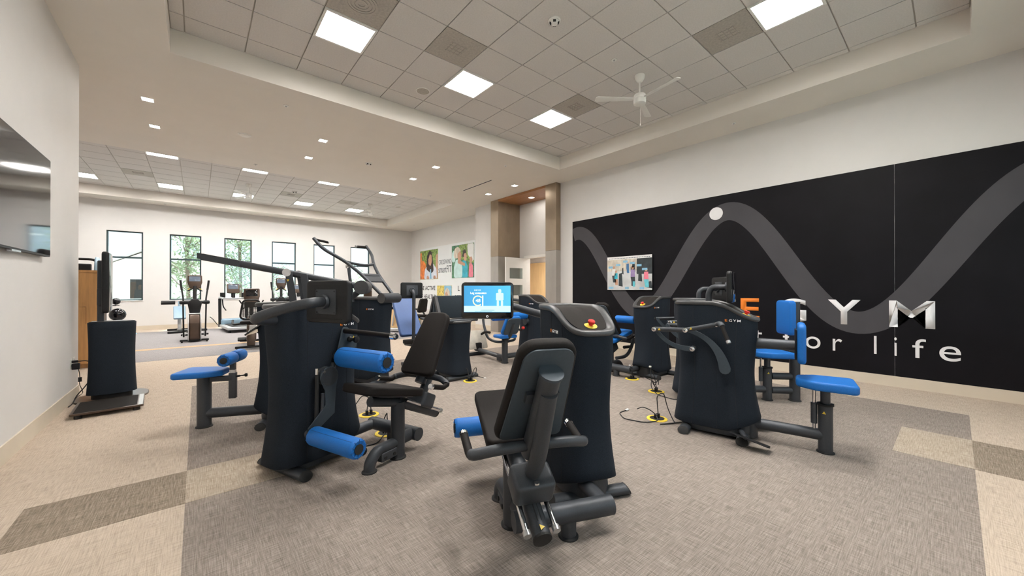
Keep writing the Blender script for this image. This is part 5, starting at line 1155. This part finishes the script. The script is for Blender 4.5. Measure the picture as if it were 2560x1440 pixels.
# machines in front of the poster wall
sb = thing('seated_stepper', 'small black seat with yellow stripe of a recumbent stepper, left of the leg press footplate', 'stepper', (5.38, 11.1, 0), .5)
b = MB(); b.box((0, .2, .08), (.5, 1.5, .1), bev=.02); obj('base', b, M['silver'], sb)
b = MB(); b.slab(fillet([(-.23, -.2), (.23, -.2), (.18, .24), (-.18, .24)], .07, 5), .09, .03, axes_m((0, -.2, .84), (1, 0, 0), (0, -.2, 1)), 3); bk = obj('backrest', b, M['blackv'], sb)
b = MB(); b.slab(rrect(.12, .04, .015, 3), .006, .002, axes_m((0, -.27, 1.0), (1, 0, 0), (0, -.2, 1)), 2); obj('silver_badge', b, M['silver'], bk)
b = MB(); b.box((0, -.05, .52), (.46, .45, .09), bev=.03); obj('seat', b, M['blackv'], sb)
b = MB(); b.box((0, -.06, .44), (.62, .50, .03), bev=.008); obj('yellow_stripe', b, M['yellow'], sb)
b = MB(); b.box((0, 0, .27), (.16, .22, .30), bev=.02); obj('pedestal', b, M['silver'], sb)
for s in (-1, 1):
    b = MB(); b.tube([(s*.25, -.1, .55), (s*.33, .05, .70), (s*.33, .30, .72)], .03, 10, .08); obj('arm_rest', b, M['black'], sb)
    b = MB(); b.tube([(s*.16, .85, .2), (s*.2, .7, .9), (s*.2, .5, 1.05)], .022, 10, .1); obj('moving_arm', b, M['silver'], sb)
b = MB(); b.slab(fillet([(.45, .1), (1.0, .1), (.95, .75), (.7, .85)], .08, 4), .26, .04, axes_m((0, 0, 0), (0, 1, 0), (0, 0, 1)), 3); obj('drive_housing', b, M['tan'], sb)
b = MB(); b.box((0, .75, 1.12), (.30, .06, .20), bev=.02); obj('console', b, M['black'], sb)
b = MB(); b.tube([(0, .78, .8), (0, .77, 1.05)], .03, 10); obj('console_mast', b, M['black'], sb)
ub = thing('upright_bike', 'grey and black upright bike partly hidden between the dark column and the glare-tinted blue backrest', 'exercise bike', (3.95, 10.3, 0), .3)
b = MB(); b.slab(fillet([(-.1, .06), (.75, .06), (.70, .5), (.40, .68), (.15, .5)], .1, 5), .22, .05, axes_m((0, 0, 0), (0, 1, 0), (0, 0, 1)), 3); obj('drive_housing', b, M['silver'], ub)
b = MB(); b.tube([(0, -.05, .3), (0, -.22, .82)], .035, 12); obj('seat_post', b, M['silver'], ub)
b = MB(); b.slab(fillet([(-.13, -.14), (.13, -.14), (.04, .15), (-.04, .15)], .05, 5), .07, .025, Matrix.Translation((0, -.22, .86)), 3); obj('saddle', b, M['blackv'], ub)
b = MB(); b.tube([(0, .5, .6), (0, .62, 1.12)], .04, 12); obj('mast', b, M['black'], ub)
b = MB(); b.tube([(-.24, .3, 1.15), (-.2, .58, 1.08), (.2, .58, 1.08), (.24, .3, 1.15)], .02, 10, .08); obj('handlebar', b, M['black'], ub)
b = MB(); b.box((0, .66, 1.24), (.26, .05, .22), bev=.02); obj('console', b, M['brownmetal'], ub)
for y in (-.2, .75):
    b = MB(); b.box((0, y, .035), (.5, .07, .06), bev=.012); obj('stabilizer', b, M['black'], ub)
b = MB(); b.box((0, .28, .09), (.08, 1.0, .06), bev=.01); obj('main_beam', b, M['black'], ub)

# ================================================================ OUTSIDE
Po = {'pale_concrete': mat('pale_concrete', (.58, .58, .52), .9, noise=((1.2, 1.2, 1.2), .3)), 'stucco': mat('stucco', (.80, .74, .68), .9, noise=((2, 2, 2), .05)), 'roof': mat('roof_tiles', (.62, .58, .58), .8, noise=((4, 4, 4), .1)),
      'trim': mat('house_trim', (.8, .78, .74), .7, noise=((3, 3, 3), .03)), 'bark': mat('bark', (.22, .17, .13), .9, noise=((9, 9, 3), .3)), 'leaf': mat('tree_leaves', (.30, .38, .22), .7, noise=((3, 3, 3), .4)), 'pave': mat('concrete_path', (.55, .53, .50), .9, noise=((2, 2, 2), .06)), 'hedge': mat('hedge_leaves', (.10, .22, .08), .8, noise=((6, 6, 6), .5)), 'hill': mat('distant_hill', (.30, .36, .30), .9, noise=((.05, .05, .05), .2))}
b = MB(); b.b2((-150, 17.85, -.42), (150, 260, -.30)); g = struct('pale_ground', b, Po['pale_concrete'])  # outdoor ground coloured as a pale concrete parking lot
b = MB(); b.b2((-150, -260, -.42), (150, -1.25, -.30)); g = struct('pale_ground', b, Po['pale_concrete'])
b = MB(); b.b2((-120, 30, -.30), (120, 36, -.285)); struct('road', b, Po['pave'])
def house(x, y, w, d, h, label, rh=2.6):
    t = thing('house', label, 'house', (x, y, -.3))
    b = MB(); b.b2((-w/2, 0, 0), (w/2, d, h)); obj('walls', b, Po['stucco'], t, False)
    b = MB(); e = .5
    A = [(-w/2-e, -e, h), (w/2+e, -e, h), (w/2+e, d+e, h), (-w/2-e, d+e, h)]; r0, r1 = (-w/2+d*.45, d/2, h+rh), (w/2-d*.45, d/2, h+rh)
    vs = [b.bm.verts.new(p) for p in A+[r0, r1]]
    for f in ((0, 1, 5, 4), (1, 2, 5), (2, 3, 4, 5), (3, 0, 4), (3, 2, 1, 0)): b.bm.faces.new([vs[i] for i in f])
    obj('roof', b, Po['roof'], t, False)
    b = MB(); b.b2((-w/2-e, -e-.05, h-.25), (w/2+e, -e, h+.05)); obj('fascia', b, Po['trim'], t, False)
    # front gable
    gx = w*.18; gw = w*.24; b = MB(); P_ = [(gx-gw, -1.4, 0), (gx+gw, -1.4, 0), (gx+gw, -1.4, h), (gx, -1.4, h+1.9), (gx-gw, -1.4, h)]
    b.rings([[Vector(p) for p in P_], [Vector((p[0], .0, p[2])) for p in P_]]); obj('gable_wing', b, Po['stucco'], t, False)
    for s in (-1, 1):
        b = MB(); m = [Vector((gx, -1.9, h+2.0)), Vector((gx+s*(gw+.5), -1.9, h-.3))]; n = [v+Vector((0, 4.5, 0)) for v in m]; up = Vector((0, 0, .16))
        b.rings([[m[0], m[1], n[1], n[0]], [m[0]+up, m[1]+up, n[1]+up, n[0]+up]]); obj('gable_roof', b, Po['roof'], t, False)
    for wx in (gx, -w*.30):
        y0 = -1.4 if wx == gx else 0
        b = MB(); b.b2((wx-.95, y0-.06, .9), (wx+.95, y0+.02, 2.5)); wd_ = obj('window', b, Po['trim'], t, False)
        for k in (-1, 1):
            b = MB(); b.b2((wx+k*.45-.40, y0-.075, 1.0), (wx+k*.45+.40, y0-.055, 2.4)); obj('pane', b, M['gloss'], wd_, False)
    b = MB(); b.b2((-w*.08-.5, -.05, 0), (-w*.08+.5, .02, 2.1)); obj('front_door', b, M['dwood'], t, False)
house(-5.6, 40, 15, 9, 2.6, 'pale stucco house with grey gabled roof seen through the first window'); house(19, 62, 20, 9, 3.0, 'low pale house far off behind the fourth and fifth windows', 1.6)
lp = thing('street_lamp', 'thin street lamp outside the first window', 'street lamp', (-4.55, 32.5, -.3))
b = MB(); b.cyl((0, 0, 0), (0, 0, 4.3), .05, 10, .035); obj('pole', b, M['silver'], lp)
b = MB(); b.lathe([(0, 4.25), (.06, 4.28), (.10, 4.45), (.38, 4.52), (.40, 4.56), (0, 4.62)], seg=16); obj('lamp_head', b, M['silver'], lp)
def tree(x, y, h, r, n, label, seed):
    rg = random.Random(seed); t = thing('tree', label, 'tree', (x, y, -.3), 0, 'trees outside the windows')
    b = MB(); b.tube([(0, 0, 0), (.03, .02, h*.3), (-.03, 0, h*.62), (0, .02, h*.9)], .07, 8, .3); tk = obj('trunk', b, Po['bark'], t)
    tips = []
    for i in range(26):
        a = rg.uniform(0, 2*PI); z0 = h*rg.uniform(.22, .75); L = r*rg.uniform(.6, 1.05)*(1.1-.5*(z0/h)); e = Vector((L*math.cos(a), L*math.sin(a), z0+L*rg.uniform(.35, .9)))
        b = MB(); b.tube([(0, 0, z0), (e.x*.5, e.y*.5, z0+(e.z-z0)*.4), e], .018, 5, .2); obj('branch', b, Po['bark'], tk); tips += [e*f+Vector((0, 0, z0*(1-f))) for f in (.45, .65, .85, 1.0)]
    b = MB()
    for i in range(n):
        c = rg.choice(tips)+Vector((rg.gauss(0, .22), rg.gauss(0, .22), rg.gauss(0, .20))); s = rg.uniform(.035, .07)
        u = Vector((rg.uniform(-1, 1), rg.uniform(-1, 1), rg.uniform(-1, 1))).normalized(); v = u.orthogonal().normalized()
        b.bm.faces.new([b.bm.verts.new(c+p) for p in (-u*s*1.5, v*s*.6, u*s*1.5, -v*s*.6)])
    o = obj('leaves', b, Po['leaf'], t, False); o['kind'] = 'stuff'; return t
tree(-.35, 22.2, 5.2, .95, 1300, 'young tree with sparse foliage outside the second window', 1); tree(1.75, 24.8, 5.8, 1.15, 2300, 'fuller leafy tree outside the third window', 2); tree(4.2, 32, 3.6, 1.3, 900, 'small thin tree outside the fourth window, low in the pane', 3); tree(10.2, 29, 3.6, 1.6, 900, 'small bare-looking tree outside the sixth window', 4)
tree(1.0, -8, 6.0, 2.6, 3000, 'leafy tree behind the camera outside the rear windows', 5)
for x, y, w, lb in ((-5.6, 42, 3.0, 'low clipped hedge before the pale stucco house'), (.2, 27.5, 2.6, 'low hedge behind the young tree of the second window')):
    t = thing('hedge', lb, 'hedge', (x, y, -.3)); rg = random.Random(int(w*10)); b = MB(); b.box((0, 0, .4), (w, .7, .75), bev=.15); obj('hedge_core', b, Po['hedge'], t)
    b = MB()
    for i in range(500):
        c = Vector((rg.uniform(-w/2, w/2), rg.choice((-.36, .36, rg.uniform(-.36, .36))), rg.uniform(.1, .82))); u = Vector((rg.uniform(-1, 1), rg.uniform(-1, 1), rg.uniform(-1, 1))).normalized(); v = u.orthogonal(); s = .05
        b.bm.faces.new([b.bm.verts.new(c+p) for p in (-u*s*1.5, v*s*.6, u*s*1.5, -v*s*.6)])
    o = obj('hedge_leaves', b, Po['hedge'], t, False); o['kind'] = 'stuff'
